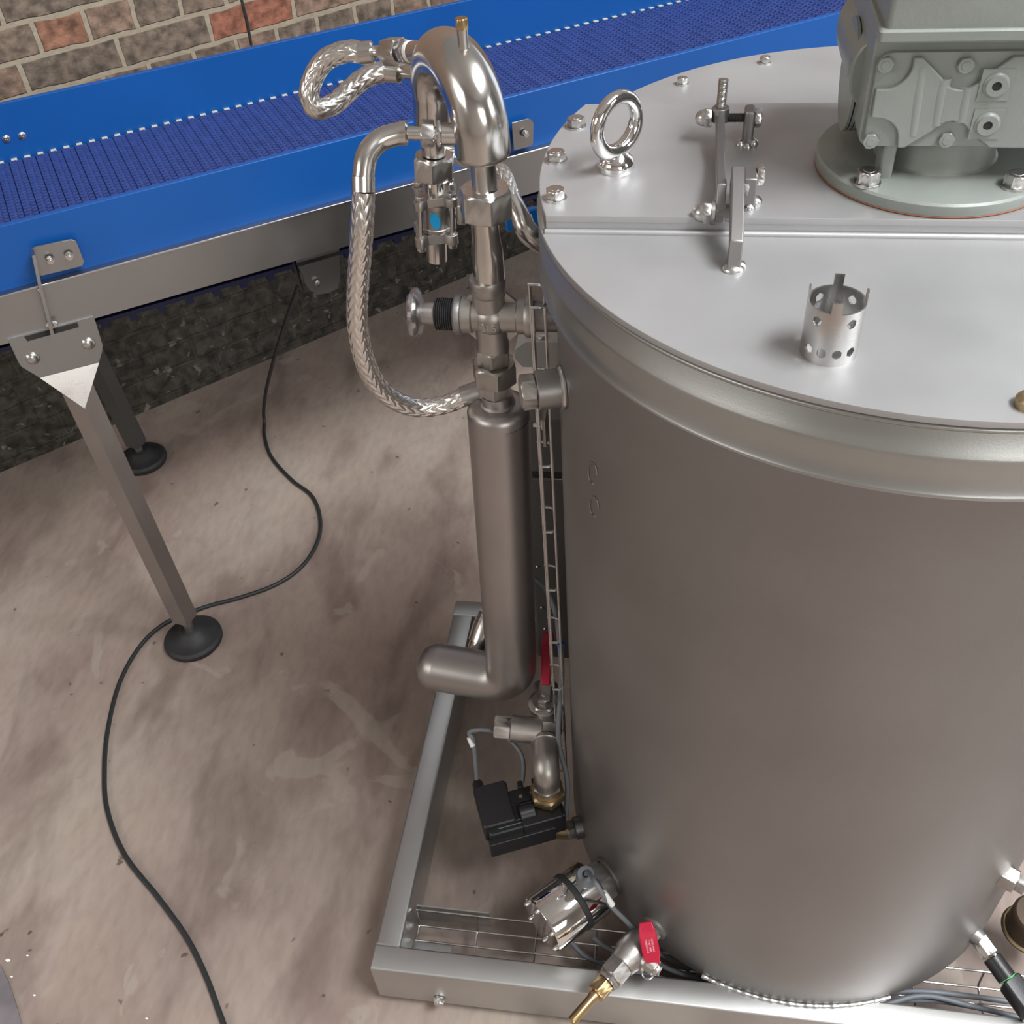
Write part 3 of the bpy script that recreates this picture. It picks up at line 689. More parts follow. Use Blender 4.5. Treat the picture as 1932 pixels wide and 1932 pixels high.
# return roller bracket under the beam
def CPw(px, py, wv): return Vp(px, py, (LF+cn*(CW0+wv))[:2], CD)
pl = []
for x, y in ((548, 480), (640, 466), (642, 527), (636, 545), (618, 553), (600, 556), (586, 548), (576, 536), (572, 520)):
    P = CPw(x, y, .03); pl.append(((P-LF)@cu, P[2]))
rbk = obj('roller_bracket', MB().prism(pl, LF+cn*(CW0+.03), cu, up3, -cn, -.003, 0), 'brushed_steel', cv_)
bolt(rbk, CPw(599, 534, .026), .009, .005, d=-cn); a = CPw(546, 480, .03); b = CPw(566, 545, .03)
rf = MB().add([a, a-cn*.03, b-cn*.02, b], [(0, 1, 2, 3)]); rf.add([a+cu*.003, a-cn*.03+cu*.003, b-cn*.02+cu*.003, b+cu*.003], [(3, 2, 1, 0)])
obj('side_flange', MB().prism([(0, 0), (.0, .0001)], a, cu, up3, cn, 0, .001) if False else rf, 'brushed_steel', rbk, False)

# black mains lead
S0 = CPw(562, 540, WR*.8); E0 = Zp(499, 790, .0055); pts = []
for k, sg in ((0, 0), (.25, .010), (.5, .016), (.75, .016), (.93, .008)): q = S0*(1-k)+E0*k; pts.append(q-cu*sg)
for x, y in ((499, 798), (499, 822), (512, 862), (550, 905), (588, 935), (604, 975), (600, 1020), (570, 1068), (520, 1103), (450, 1128), (400, 1141), (355, 1157), (305, 1180), (262, 1222), (225, 1290), (203, 1380), (197, 1460), (203, 1530), (235, 1612), (300, 1695), (352, 1768), (388, 1840), (412, 1905), (425, 1945), (440, 2040)):
    pts.append(Zp(x, y, .0055))
mb = MB().tube(resample(spline(pts, 8), .01), .0045, 14); tag(obj('power_cable', mb, 'cable_black'), 'thin black cable curving across the concrete floor under the conveyor leg', 'cable')

ed = MB(); ep = [Zp(x, y, 0) for x, y in ((-60, 1770), (4, 1826), (16, 1850), (30, 1890), (44, 1940), (60, 2000), (-60, 2000))]
ed.prism([(p[0], p[1]) for p in ep], (0, 0, 0), (1, 0, 0), (0, 1, 0), up3, 0, .003, bev=.002)
mat('edge_grey', (.17, .15, .16), 0, .7, .3, 60, .3, 20)
struct('trim_2', ed, 'edge_grey')
# white chips on the floor bottom left
CH = ('largest white chip on the floor, beside the left picture edge', 'oblong white chip just right of the largest chip', 'small white chip, lower of the row beside the floor joint', 'round white chip nearest the bottom left corner', 'single white chip left of the power cable at the bottom')
for i, (px, py) in enumerate(((15, 1812), (52, 1803), (22, 1843), (65, 1878), (277, 1922))):
    c_ = Zp(px, py, .001); m_ = MB().sphere(c_+[0, 0, .0008], .0028 if i else .005, 8, 5, (1, .6, .4))
    tag(obj('plaster_chip', m_, 'ptfe_white'), CH[i], 'chip', 'white chips on the floor')

# ================================================================== insulated pipe with cross valve (column 1)
def col1(px, py): return Yp(px, py, 0.0)
sh = col1(940, 768); lo_ = col1(961, 1240)
zh = col1(952, 1283)[2]
top = np.array([sh[0], 0, sh[2]]); ex_ = Zp(826, 1258, zh); xlo = lo_[0]
ip = thing('jacketed_pipe', 'thick satin jacketed pipe running down beside the tank and turning left', 'pipe', (xlo, 0, zh))
rp_ = .0395
path = fillet([top+[0, 0, -.012], (top[0]*.2+xlo*.8, 0, zh+.10), (xlo+.002, 0, zh), ex_], .075, 16)
path = resample(path, .004); mb = MB().tube(path, rp_, 48, False)
ps = path[::-1]; d_ = ex_-path[-6]; d_ /= np.linalg.norm(d_); 
obj('pipe_jacket', mb, 'pipe_steel', ip, angle=60)
cpm = MB().lathe(ex_-d_*.0005, d_, [(0, rp_), (.010, rp_*.97), (.020, rp_*.86), (.028, rp_*.66), (.033, rp_*.38), (.0345, .0005)], 48); obj('end_cap', cpm, 'pipe_steel', ip)
tcp = MB().lathe(top+[0, 0, -.0122], up3, [(0, rp_), (.008, rp_*.995), (.014, rp_*.93), (.018, rp_*.80), (.0195, rp_*.62), (.0195, .022), (.022, .0195), (.034, .0195)], 48); obj('shoulder', tcp, 'pipe_steel', ip)
# union
def c1z(py): return col1(930+(py-500)*.03, py)[2]
cx = lambda z: -.4382-(1.063-z)*.030
def axp(z): return np.array([cx(z), 0, z])
zz = [c1z(q) for q in (741, 718, 683, 655)]
un = thing('pipe_union', 'three hexagons of the steel union between cross valve and jacketed pipe', 'union', axp(zz[0]))
m_ = MB().hex(axp(zz[0]), axp(zz[1]), .036, rot=.1); obj('lower_hexagon', m_, 'cast_steel', un)
obj('union_nut', MB().hex(axp(zz[1]), axp(zz[2]), .0485, rot=.3), 'cast_steel', un)
obj('upper_hexagon', MB().hex(axp(zz[2]+.0002), axp(zz[3]), .036, rot=.05), 'cast_steel', un)
# cross
zc = 1.060; cp = axp(zc); cx_ = thing('cross_fitting', 'cast steel four way pipe cross below the polished reducer', 'pipe cross', axp(zz[3]+.0003))
m_ = MB()
ztp = c1z(524)
m_.lathe(axp(zz[3]+.0004), up3, [(0, .0195), (.004, .0195), (.010, .0185), (zc-zz[3], .0200), (ztp-zz[3]-.020, .0185), (ztp-zz[3]-.016, .0212), (ztp-zz[3]-.003, .0212), (ztp-zz[3], .0200)], 48)
xL = Yp(872, 585, 0)[0]; xR = Yp(992, 592, 0)[0]
m_.lathe((xL, 0, zc+.001), (1, 0, 0), [(0, .0210), (.0115, .0210), (.013, .0188), ((xR-xL)*.5, .0200), (xR-xL-.010, .0188), (xR-xL-.0085, .0210), (xR-xL, .0210)], 48)
m_.sphere(cp, .0235)
for sa in (1, -1):
    for sb_ in (1, -1):
        m_.add([cp+[sa*.019, -.0025, sb_*.032], cp+[sa*.032, -.0025, sb_*.019], cp+[sa*.012, -.0025, sb_*.012], cp+[sa*.019, .0025, sb_*.032], cp+[sa*.032, .0025, sb_*.019], cp+[sa*.012, .0025, sb_*.012]], [(0, 1, 2), (3, 5, 4), (0, 3, 4, 1)])
cb = obj('cross_body', m_, 'cast_steel', cx_)
def text_mesh(body, size, ext=.0004):
    cu_ = bpy.data.curves.new('txt', 'FONT'); cu_.body = body; cu_.size = size; cu_.extrude = ext; cu_.align_x = 'CENTER'; cu_.align_y = 'CENTER'
    t_o = bpy.data.objects.new('txt', cu_); col.objects.link(t_o); bpy.context.view_layer.update()
    me = t_o.to_mesh(); V = [tuple(v.co) for v in me.vertices]; F = [tuple(p.vertices) for p in me.polygons]
    bpy.data.objects.remove(t_o); return V, F
def text(parent, body, size, c, ex, ey, m, name='lettering', ext=.0004):
    V, F = text_mesh(body, size, ext); ex = np.array(ex, float); ey = np.array(ey, float); ez = np.cross(ex, ey)
    return obj(name, MB().add([np.array(c)+ex*v[0]+ey*v[1]+ez*v[2] for v in V], F), m, parent, False)
text(cx_, '316', .0125, cp+[.0, -.0240, -.0015], (1, 0, 0), (0, .25, .97), 'machined_steel', ext=.0008)
vy = thing('flanged_collar', 'steel collar screwed on the right arm of the pipe cross near the tank', 'collar', (xR, 0, zc))
m_ = MB().lathe((xR+.0003, 0, zc+.001), (1, 0, 0), [(0, .0235), (.002, .0245), (.0085, .0245), (.010, .0235)], 48); obj('collar_ring', m_, 'cast_steel', vy)
stb = MB().cyl((xR+.0105, 0, zc+.001), (-.357, 0, zc+.001), .0175, n=40); obj('stub_pipe', stb, 'satin_steel', vy)
# handwheel valve bonnet on the left arm
hw = thing('handwheel', 'small lobed steel handwheel on a ribbed black bonnet, left of the cross', 'valve wheel', (xL-.02, 0, zc))
x1 = Yp(858, 583, 0)[0]; x2 = Yp(822, 582, 0)[0]; x3 = Yp(797, 581, 0)[0]; x4 = Yp(773, 580, 0)[0]
obj('bonnet_ring', MB().lathe((xL-.0003, 0, zc+.001), (-1, 0, 0), [(0, .0225), (.0015, .0235), (xL-x1-.002, .0235), (xL-x1, .0215)], 48), 'satin_steel', hw)
bl_ = [(0, .0165)]; L_ = x1-x2
for k in range(9):
    t = L_*(k+.15)/9; bl_ += [(t, .0188), (t+L_*.055, .0188), (t+L_*.062, .0172), (t+L_*.1, .0172)]
bl_ += [(L_, .017), (L_, .01)]
obj('ribbed_bonnet', MB().lathe((x1-.0002, 0, zc+.001), (-1, 0, 0), bl_, 48), 'black_plastic', hw, label='black ribbed bonnet')
obj('stem', MB().lathe((x2-.0002, 0, zc+.001), (-1, 0, 0), [(0, .0125), (.001, .0128), (x2-x3, .0125), (x2-x3+.003, .015)], 32), 'pipe_steel', hw)
wv = []; wf = []; nn = 72
for t, rr, am in ((0, .010, 0), (.001, .018, .0005), (.003, .0245, .0012), (.0065, .0275, .0022), (.011, .0272, .0022), (.014, .0245, .0018), (.0155, .018, .0008), (.013, .010, 0), (.012, .001, 0)):
    for j in range(nn):
        a = 2*PI*j/nn; r = rr+am*math.cos(7*a); wv.append((x3-.001-t, r*math.cos(a), zc+.001+r*math.sin(a)))
for i in range(8):
    for j in range(nn): wf.append((i*nn+j, i*nn+(j+1) % nn, (i+1)*nn+(j+1) % nn, (i+1)*nn+j))
obj('wheel', MB().add(wv, wf), 'pipe_steel', hw)

# ================================================================== polished riser, union nut and U bend (column 1 upper)
zR = c1z(408); zN = c1z(355); zU = c1z(292)
rs = thing('polished_riser', 'short polished tapered pipe between pipe cross and large union nut', 'pipe', axp(ztp))
obj('taper', MB().lathe(axp(ztp-.002), up3, [(0, .0175), (.004, .0178), ((zR-ztp)*.45, .0176), ((zR-ztp)*.72, .0152), (zR-ztp+.002, .0148)], 48), 'polished_steel', rs)
nu = thing('union_nut', 'large hexagon nut joining the riser and the polished bend', 'nut', axp(zR))
obj('nut_body', MB().hex(axp(zR+.0003), axp(zN), .0505, rot=.35), 'machined_steel', nu)
A_ = axp(zU); B_ = np.array([-.502, .095, 0]); Rb = .0285
ub_ = thing('bent_pipe', 'thick polished steel pipe bent over like a walking stick above the union nut', 'pipe', A_)
obj('neck', MB().lathe(axp(zN-.001), up3, [(0, .0150), (.003, .0135), (zU-zN+.002, .0130)], 40), 'polished_steel', ub_)
hd_ = B_[:2]-A_[:2]; Ld = np.linalg.norm(hd_); hd_ = np.array([hd_[0]/Ld, hd_[1]/Ld, 0]); Ra = Ld/2
zarc = Vp(868, 50, ((A_+B_)/2)[:2], 0)[2]-Ra-Rb
pth = [A_+up3*.004, A_+up3*.02]
for k in range(25):
    a = PI*k/24; pth.append(np.array([A_[0], A_[1], zarc])+hd_*Ra*(1-math.cos(a))+up3*Ra*math.sin(a))
pth = resample(pth, .003)
obj('bend', MB().tube(pth, [Rb-.0075*min(1, max(0, i/len(pth)-.35)*1.6)**1.2 for i in range(len(pth))], 56), 'polished_steel', ub_, angle=60)
obj('lower_end', MB().lathe(A_+up3*.0045, (0, 0, -1), [(0, Rb), (.004, Rb*.97), (.0065, Rb*.88), (.0075, Rb*.7), (.0075, .012)], 56), 'polished_steel', ub_)
tp = np.array([A_[0], A_[1], zarc])+hd_*Ra*.40+up3*(Ra*.80+Rb-.007)
obj('vent_stub', MB().cyl(tp, tp+up3*.026, .0055, n=28), 'polished_steel', ub_); obj('weld_ring', MB().torus(tp+up3*.005, up3, .006, .0018, 28, 8), 'polished_steel', ub_)
vc = thing('vent_cap', 'small brass hexagon cap on top of the polished bend', 'cap', tp+up3*.026)
obj('cap_body', MB().hex(tp+up3*.0262, tp+up3*.036, .0115, rot=.3), 'brass', vc)
Bz = lambda z: np.array([B_[0]+(z-zarc)*.085, B_[1], z]); tB = Bz(1.0)-Bz(0.0); tB /= np.linalg.norm(tB)
zbt = zarc; 
def bz(py, px=818): return Vp(px, py, (B_[0], B_[1]), 0)[2]
zn1 = bz(292); zn2 = bz(333)
dl = thing('down_pipe', 'polished pipe dropping behind the bend to the ball valve', 'pipe', Bz(zn1))
obj('pipe_wall', MB().lathe(Bz(zbt+.001), -tB, [(0, Rb*.745), (.002, Rb*.74), (zbt-zn1-.034, Rb*.74), (zbt-zn1-.026, Rb*.66), (zbt-zn1-.018, .014), (zbt-zn1, .0135)], 56), 'polished_steel', dl)
n2 = thing('union_nut', 'hexagon nut above the ball valve, behind the polished bend', 'nut', Bz(zn2)); obj('nut_body', MB().hex(Bz(zn1), Bz(zn2), .0425, rot=-.1), 'machined_steel', n2)
# ball valve
z0_ = bz(362); z1_ = bz(377); z2_ = bz(430); z3_ = bz(447)
bv = thing('ball_valve', 'three piece steel ball valve with round blue sticker and blue lever', 'valve', Bz(z3_))
obj('upper_pipe', MB().cyl(Bz(zn2+.0), Bz(z0_-.002), .0118, n=36), 'polished_steel', bv)
def vflange(za, zb):
    o = .0195; q = .0072; poly = []
    for sx_, sy_, a0 in ((1, 1, 0), (-1, 1, 90), (-1, -1, 180), (1, -1, 270)):
        c = (sx_*o, sy_*o)
        if a0 in (90, 270): poly.append((sx_*.0155, sy_*(o+q)) if a0 == 270 else (sx_*(o+q), sy_*.0155))
        for k in range(5): a = math.radians(a0-30+150*k/4) if False else math.radians(a0+22.5*k); poly.append((c[0]+q*math.cos(a), c[1]+q*math.sin(a)))
    m_ = MB()
    ang = .25; e1 = np.array([math.cos(ang), math.sin(ang), 0]); e2 = np.array([-math.sin(ang), math.cos(ang), 0])
    cross = []
    for a0 in (0, 90, 180, 270):
        ca, sa = math.cos(math.radians(a0)), math.sin(math.radians(a0))
        for p in ((.0185, -.0095), (.0185, .0095), (.0225, .0125)): cross.append((p[0]*ca-p[1]*sa, p[0]*sa+p[1]*ca))
        cxx, cyy = .0185*ca-.0185*sa, .0185*sa+.0185*ca
        for k in range(7): a = math.radians(a0-10+110*k/6); cross.append((cxx+q*math.cos(a), cyy+q*math.sin(a)))
        p = (.0125, .0225); cross.append((p[0]*ca-p[1]*sa, p[0]*sa+p[1]*ca))
    m_.prism(cross, Bz(za), e1, e2, up3, 0, zb-za, bev=.0006); return m_, e1, e2
fm, e1, e2 = vflange(z1_, z0_); obj('flange', fm, 'cast_steel', bv); fm, _, _ = vflange(z3_, z2_); obj('flange', fm, 'cast_steel', bv)
obj('valve_body', MB().lathe(Bz(z2_), tB, [(0, .0185), (.005, .0190), (.006, .0178), (z1_-z2_-.006, .0178), (z1_-z2_-.005, .0190), (z1_-z2_, .0185)], 48), 'cast_steel', bv)
for sx_ in (1, -1):
    for sy_ in (1, -1):
        f_ = lambda z: Bz(z)+e1*sx_*.0185+e2*sy_*.0185
        m_ = MB().cyl(f_(z2_), f_(z1_), .0032, n=16)
        m_.hex(f_(z0_), f_(z0_+.006), .0095); m_.hex(f_(z3_-.006), f_(z3_), .0095); obj('tie_bolt', m_, 'machined_steel', bv)
dv = (CAM-Bz(z1_)); dv = np.array([dv[0]-.10, dv[1], 0]); dv /= np.linalg.norm(dv); tv = np.cross(up3, dv)
cm = (z1_+z2_)/2; pts = [(.0062*math.cos(t), .0098*math.sin(t)+.0030*math.cos(t)*-1) for t in np.linspace(0, 2*PI, 33)[:-1]]
sm = MB(); V = []
for x_, y_ in [(0, 0)]+pts:
    a = x_/.0181; V.append(Bz(cm+y_)+dv*.0181*math.cos(a)+tv*.0181*math.sin(a))
sm.add(V, [(0, i+1, (i+1) % 32+1) for i in range(32)]); sm.add([v-dv*.0004 for v in V], [(0, (i+1) % 32+1, i+1) for i in range(32)])
obj('sticker', sm, 'cyan_dot', bv, label='round bright blue sticker')
obj('lower_pipe', MB().cyl(Bz(z3_-.030), Bz(z3_), .0125, n=36), 'polished_steel', bv)
c = Bz(cm)+e1*.030; m_ = MB().box(c, (.012, .022, .024), (e1, e2, up3), bev=.002); m_.cyl(c-e1*.012, c+e1*.010, .006); m_.hex(c+e1*.006, c+e1*.013, .010); obj('stem_bracket', m_, 'machined_steel', bv)
h0 = c+e1*.009-up3*.022; h1 = h0+e1*.085+e2*.010; ex2 = (h1-h0)/np.linalg.norm(h1-h0); ey2 = np.cross(up3, ex2)
lv = obj('lever', MB().box((h0*.6+h1*.4), (.060, .004, .016), (ex2, ey2, up3), bev=.001), 'machined_steel', bv)
gA = Vp(972, 404, h1[:2], 20); obj('lever_grip', MB().box(h1+ex2*.012, (.110, .009, .024), (ex2, ey2, up3), bev=.003), 'sky_blue_grip', lv, label='bright blue plastic grip')

# ================================================================== hose fittings and braided hoses
def fitting(parent, a, b, nut=(.35, .7), r=.010, af=.022, lock=True, ptfe=False):
    """tube fitting from a (on the pipe) to b (hose end)"""
    a = np.array(a, float); b = np.array(b, float); d = b-a; L = np.linalg.norm(d); d = d/L
    obj('stub', MB().cyl(a, a+d*L*.36, r, n=32), 'polished_steel', parent)
    if ptfe: obj('seal_tape', MB().cyl(a+d*L*.36, a+d*L*.41, r*1.02, n=32), 'ptfe_white', parent, label='white thread tape')
    t = .42 if ptfe else .37
    obj('lock_nut', MB().hex(a+d*L*t, a+d*L*(t+.08), r*2.15, rot=.5), 'machined_steel', parent)
    obj('swivel_nut', MB().hex(a+d*L*(t+.12), a+d*L*(t+.36), af, rot=.05), 'machined_steel', parent)
    obj('inner_tube', MB().cyl(a+d*L*(t+.07), b, r*.62, n=24), 'polished_steel', parent)
d1 = F_ = None
dB = 1.125
# hose 1: from bend top stub round to the down pipe
h1t = thing('braided_hose', 'short braided steel hose looping left from the top of the bend', 'hose', Bz(zarc-.02))
topc = np.array([A_[0], A_[1], zarc])+hd_*Ra*1.75+up3*Ra*.72
s_a = Dp(822, 97, CF@(topc-CAM)-.002); s_b = Dp(706, 98, 1.13)
fitting(h1t, s_a, s_b, r=.0108, af=.0265, ptfe=True)
fe = Dp(686, 100, 1.132)
obj('ferrule', MB().lathe(s_b, fe-s_b, [(0, .009), (.002, .0118), (np.linalg.norm(fe-s_b)+.004, .0122)], 40), 'polished_steel', h1t)
q_e = Dp(806, 146, CF@(Bz(bz(142))-CAM)); q_f = Dp(727, 134, 1.19); q_g = Dp(742, 136, 1.19)
hose_part('braid', h1t, [fe, Dp(655, 97, 1.135), Dp(616, 112, 1.14), Dp(592, 145, 1.15), Dp(583, 182, 1.16), Dp(597, 205, 1.17), Dp(630, 196, 1.18), Dp(662, 168, 1.19), Dp(690, 146, 1.19), q_f], .0112)
obj('ferrule', MB().tube([q_f, q_g, Dp(755, 139, 1.188)], [.0122, .0120, .0105], 36), 'polished_steel', h1t)
obj('tail_pipe', MB().tube(spline([Dp(752, 138, 1.188), Dp(768, 140, 1.185), q_e], 6), .0105, 32), 'polished_steel', h1t)
# hose 2: from bend lower stub in a long loop down to the jacketed pipe
h2t = thing('braided_hose', 'long braided steel hose hanging in a loop to the top of the jacketed pipe', 'hose', axp(zU+.03))
zs2 = c1z(252); sa2 = np.array([cx(zs2)-.020, -.002, zs2]); sb2 = Dp(765, 251, 1.02)
fitting(h2t, sa2, sb2, r=.0112, af=.024)
e1_ = Dp(760, 251, 1.02); 
obj('collar', MB().lathe(Dp(770, 251, 1.02), e1_-Dp(780, 251, 1.02), [(0, .009), (.002, .0118), (.008, .0118)], 32), 'polished_steel', h2t)
elb = spline([Dp(766, 251, 1.02), Dp(745, 254, 1.02), Dp(715, 266, 1.02), Dp(692, 294, 1.02), Dp(685, 335, 1.025)], 8)
obj('elbow_tube', MB().tube(elb, .0112, 36), 'polished_steel', h2t)
obj('ferrule', MB().tube([Dp(685, 333, 1.025), Dp(685.5, 362, 1.03)], .0120, 36), 'polished_steel', h2t)
hp = [(686, 360, 1.03), (683, 430, 1.05), (678, 500, 1.08), (674, 560, 1.11), (675, 620, 1.14), (688, 680, 1.18), (712, 727, 1.22), (748, 757, 1.25), (790, 769, 1.27), (835, 764, 1.275), (868, 752, 1.27), (893, 741, 1.268)]
hose_part('braid', h2t, [Dp(*q) for q in hp], .0115)
obj('ferrule', MB().tube([Dp(872, 749, 1.270), Dp(896, 740, 1.268), Dp(912, 735, 1.267)], .0130, 36), 'cast_steel', h2t)
# hose 3: behind, to the elbow that enters the tank
h3t = thing('braided_hose', 'thin braided hose slanting behind the union nut towards the tank', 'hose', Dp(975, 400, 1.2))
hose_part('braid', h3t, [Dp(812, 276, 1.2), Dp(850, 290, 1.2), Dp(885, 304, 1.2), Dp(925, 312, 1.19), Dp(950, 328, 1.18), Dp(964, 362, 1.17), Dp(972, 385, 1.165)], .0085)
obj('ferrule', MB().tube([Dp(966, 378, 1.165), Dp(978, 402, 1.16), Dp(985, 416, 1.16)], .0115, 36), 'polished_steel', h3t)
tkp = Kp(1040, 480, .372); 
obj('elbow_tube', MB().tube(spline([Dp(984, 414, 1.16), Dp(992, 432, 1.16), Dp(1010, 450, 1.165), Dp(1045, 468, 1.175)], 8), .0128, 36), 'polished_steel', h3t)

# ================================================================== vertical wire cable tray
def wire_tray():
    t = thing('cable_tray', 'upright wire cable tray fixed along the left side of the tank', 'cable tray', (-.385, -.045, .05))
    yb, ya = -.070, -.024; ztp_ = 1.117; zbt_ = .06
    xo = -.3885; xi = -.3725
    for x_, y_ in ((xo+.009, yb), (xo, ya), (xi+.006, yb+.002), (xi, ya-.001)):
        obj('long_wire', MB().tube([(x_+(ztp_-z)*.002, y_, z) for z in np.linspace(ztp_, zbt_, 12)], .0018, 8), 'machined_steel', t)
    z = ztp_
    while z > zbt_+.02:
        dx = (ztp_-z)*.002
        P = fillet([(xo+dx-.002, ya, z), (xi+dx, ya, z), (xi+dx+.006, yb, z), (xo+.007+dx, yb, z)], .010, 5)
        obj('cross_wire', MB().tube(P, .0018, 8), 'machined_steel', t); z -= .111
    c = np.array([xi+.001-.003, -.047, Yp(1040, 806, -.05)[2]])
    br = obj('clamp_plate', MB().box(c, (.004, .034, .040), bev=.001), 'satin_steel', t); bolt(br, c-[.002, 0, 0], .010, .006, d=(-1, 0, 0), wash=False)
    obj('screw_end', MB().cyl(c-[.008, 0, 0], c-[.015, 0, 0], .0028, n=16), 'machined_steel', br)
    return xo, xi, ya, yb, ztp_
xo, xi, ya, yb, ztp_ = wire_tray()
pc = [Dp(1000, 1085, 1.50), Dp(1030, 1112, 1.50), Dp(1048, 1155, 1.50), Dp(1056, 1210, 1.52), Dp(1060, 1270, 1.545), Dp(1056, 1330, 1.56), Dp(1054, 1400, 1.58), Dp(1070, 1470, 1.60), Dp(1068, 1540, 1.63)]
tag(obj('grey_cable', MB().tube(spline(pc, 8), .0042, 14), 'cable_grey'), 'thick grey cable tied inside the upright wire tray', 'cable')
tie = MB().torus(Dp(1058, 1215, 1.52), pc[4]-pc[3], .0052, .0014, 20, 6, 2.0); tag(obj('cable_tie', tie, 'blue_tie'), 'small blue tie around the grey cable', 'cable tie')

# ================================================================== cabinet and junction box behind the pipe
yc = .13
a = Yp(1026, 1240, yc); b = Yp(1062, 905, yc); zlo, zhi = a[2], b[2]; xlf = Yp(1026, 1240, yc)[0]-.10; xrt = xlf+.155
cbn = thing('control_cabinet', 'narrow dark grey cabinet in the gap behind the jacketed pipe', 'cabinet', ((xlf+xrt)/2, yc+.05, zlo))
xlf = Yp(994, 960, yc)[0]; xrt = -.345
obj('cabinet_body', MB().box(((xlf+xrt)/2, yc+.05, (zlo+zhi)/2), (xrt-xlf, .10, zhi-zlo), bev=.006), 'cabinet_grey', cbn)
dk = MB().box(((xlf+xrt)/2, yc+.052, zhi+.055), (xrt-xlf-.006, .09, .10), bev=.006); obj('terminal_cover', dk, 'cabinet_grey', cbn)
obj('bright_seam', MB().box(((xlf+xrt)/2, yc+.002, zhi+.0008), (xrt-xlf, .005, .0016)), 'machined_steel', cbn)
obj('top_bar', MB().box(((xlf+xrt)/2+.01, yc+.05, zhi+.1075), (.05, .012, .004)), 'machined_steel', cbn)
for px, py in ((1014, 1069), (1022, 1146), (1028, 1186)):
    c_ = Yp(px, py, yc-.0005); obj('screw', MB().sphere(c_, .003, 12, 6), 'machined_steel', cbn)
zt1 = Yp(1010, 622, .12)[2]; zb1 = Yp(1010, 694, .09)[2]
jb = thing('junction_box', 'pale grey chamfered junction box with one screw, between pipe cross and tank', 'box', (-.43, .12, zb1))
x0j = Yp(971, 650, .09)[0]; x1j = -.352; zz0 = Yp(1010, 694, .09)[2]; zz1 = Yp(1010, 645, .09)[2]
poly = [(x0j+.008, zz0), (x1j, zz0), (x1j, zz1), (x0j+.014, zz1), (x0j, zz1-.012), (x0j-.002, zz0+.014)]
jbo = obj('box_body', MB().prism(poly, (0, .09, 0), (1, 0, 0), (0, 0, 1), (0, -1, 0), -.07, 0, bev=.002), 'box_grey', jb)
c_ = Zp(1021, 637, zz1); obj('screw', MB().lathe(c_, up3, [(0, .007), (.002, .0068), (.004, .004), (.0042, .0005)], 20), 'machined_steel', jb)

# ================================================================== stop valve with long red handle + motorised valve
bs1 = Kp(1097, 1560, .36); er = radial(bs1); zz_ = bs1[2]
vx, vy_ = Zp(1030, 1560, zz_)[:2]; cc2 = np.array([vx-.0, vy_, zz_])
cA = Dp(1032, 1482, 1.585)       # brass nut axis
colx, coly = cA[0], cA[1]
def S(z): return np.array([colx, coly, z])
def sz(px, py): return Vp(px, py, (colx, coly), 0)[2]
zbn0 = sz(1030, 1497); zbn1 = sz(1028, 1470)
mv = thing('motorised_valve', 'black motorised valve actuator hanging below the brass nut', 'valve actuator', S(zz_-.03))
dA = np.array([math.cos(math.radians(203)), math.sin(math.radians(203)), 0]); dB_ = np.cross(dA, up3)
ac = S(zz_)+dA*.050+up3*.004
AT = zbn0-.006
def abox(u0, u1, v0, v1, z0, z1, bev=.004): return MB().box(S(0)+dA*(u0+u1)/2+dB_*(v0+v1)/2+up3*(z0+z1)/2, (u1-u0, v1-v0, z1-z0), (dA, dB_, up3), bev=bev)
body = abox(-.020, .104, -.034, .034, AT-.060, AT-.012); obj('actuator_case', body, 'black_plastic', mv)
obj('coil_block', abox(.058, .110, -.024, .050, AT-.045, AT-.002), 'black_plastic', mv)
obj('label_field', abox(.0, .107, -.043, -.032, AT-.062, AT-.026, .002), 'black_plastic', mv)
obj('ribbed_side', abox(-.014, .05, -.039, -.01, AT-.05, AT-.004, .003), 'black_plastic', mv)
kn = MB(); kc = S(AT-.012)+dA*.038+dB_*-.012
kn.lathe(kc-dA*.012, dA, [(0, .015), (.001, .016), (.023, .016), (.024, .015)], 40); obj('round_knob', kn, 'black_plastic', mv)
for k in range(3): obj('raised_rib', MB().box(kc+dB_*(.002+.005*k)+up3*.0148, (.022, .0016, .003), (dA, dB_, up3)), 'black_plastic', mv)
tt2 = S(AT-.018)+dA*.100+dB_*.050
obj('cable_gland', MB().lathe(tt2-dB_*.03, dB_, [(0, .011), (.03, .011), (.034, .009), (.045, .009), (.050, .006)], 24), 'black_plastic', mv)
for u_, v_ in ((.06, .043), (.035, .038), (.012, .036)): obj('lug', abox(u_-.004, u_+.004, v_-.006, v_+.006, AT-.03, AT-.008, .001), 'black_plastic', mv)
for u_, v_ in ((.022, .02), (.04, .018), (.075, .012)): obj('screw', MB().cyl(S(AT-.0125)+dA*u_+dB_*v_, S(AT-.0105)+dA*u_+dB_*v_, .003, n=12), 'machined_steel', mv)
for k_, (u0_, u1_) in enumerate(((.0, .088), (.048, .088), (.048, .088))):
    z_ = AT-.0275-.0*k_; vv = (-.0335, -.026, -.020)[k_]; obj('case_seam', MB().box(S(AT-.0118 if k_ else AT-.0278)+dA*(u0_+u1_)/2+dB_*vv, (u1_-u0_, .0012, .0008), (dA, dB_, up3)), 'cable_grey', mv)
# brass elbow to the tank boss
bt = thing('brass_elbow', 'dark brass elbow joining the black actuator valve to the low tank boss', 'elbow', bs1+er*.02)
m_ = MB().tube(fillet([S(AT-.03), S(zz_-.0), bs1+er*.022], .03, 8), .0150, 28); obj('elbow_body', m_, 'dull_brass', bt)
m2 = MB().hex(bs1+er*.012, bs1+er*.026, .030); obj('hexagon', m2, 'cast_steel', bt); obj('boss', MB().cyl(bs1-er*.006, bs1+er*.012, .0185, n=32), 'satin_steel', tank)
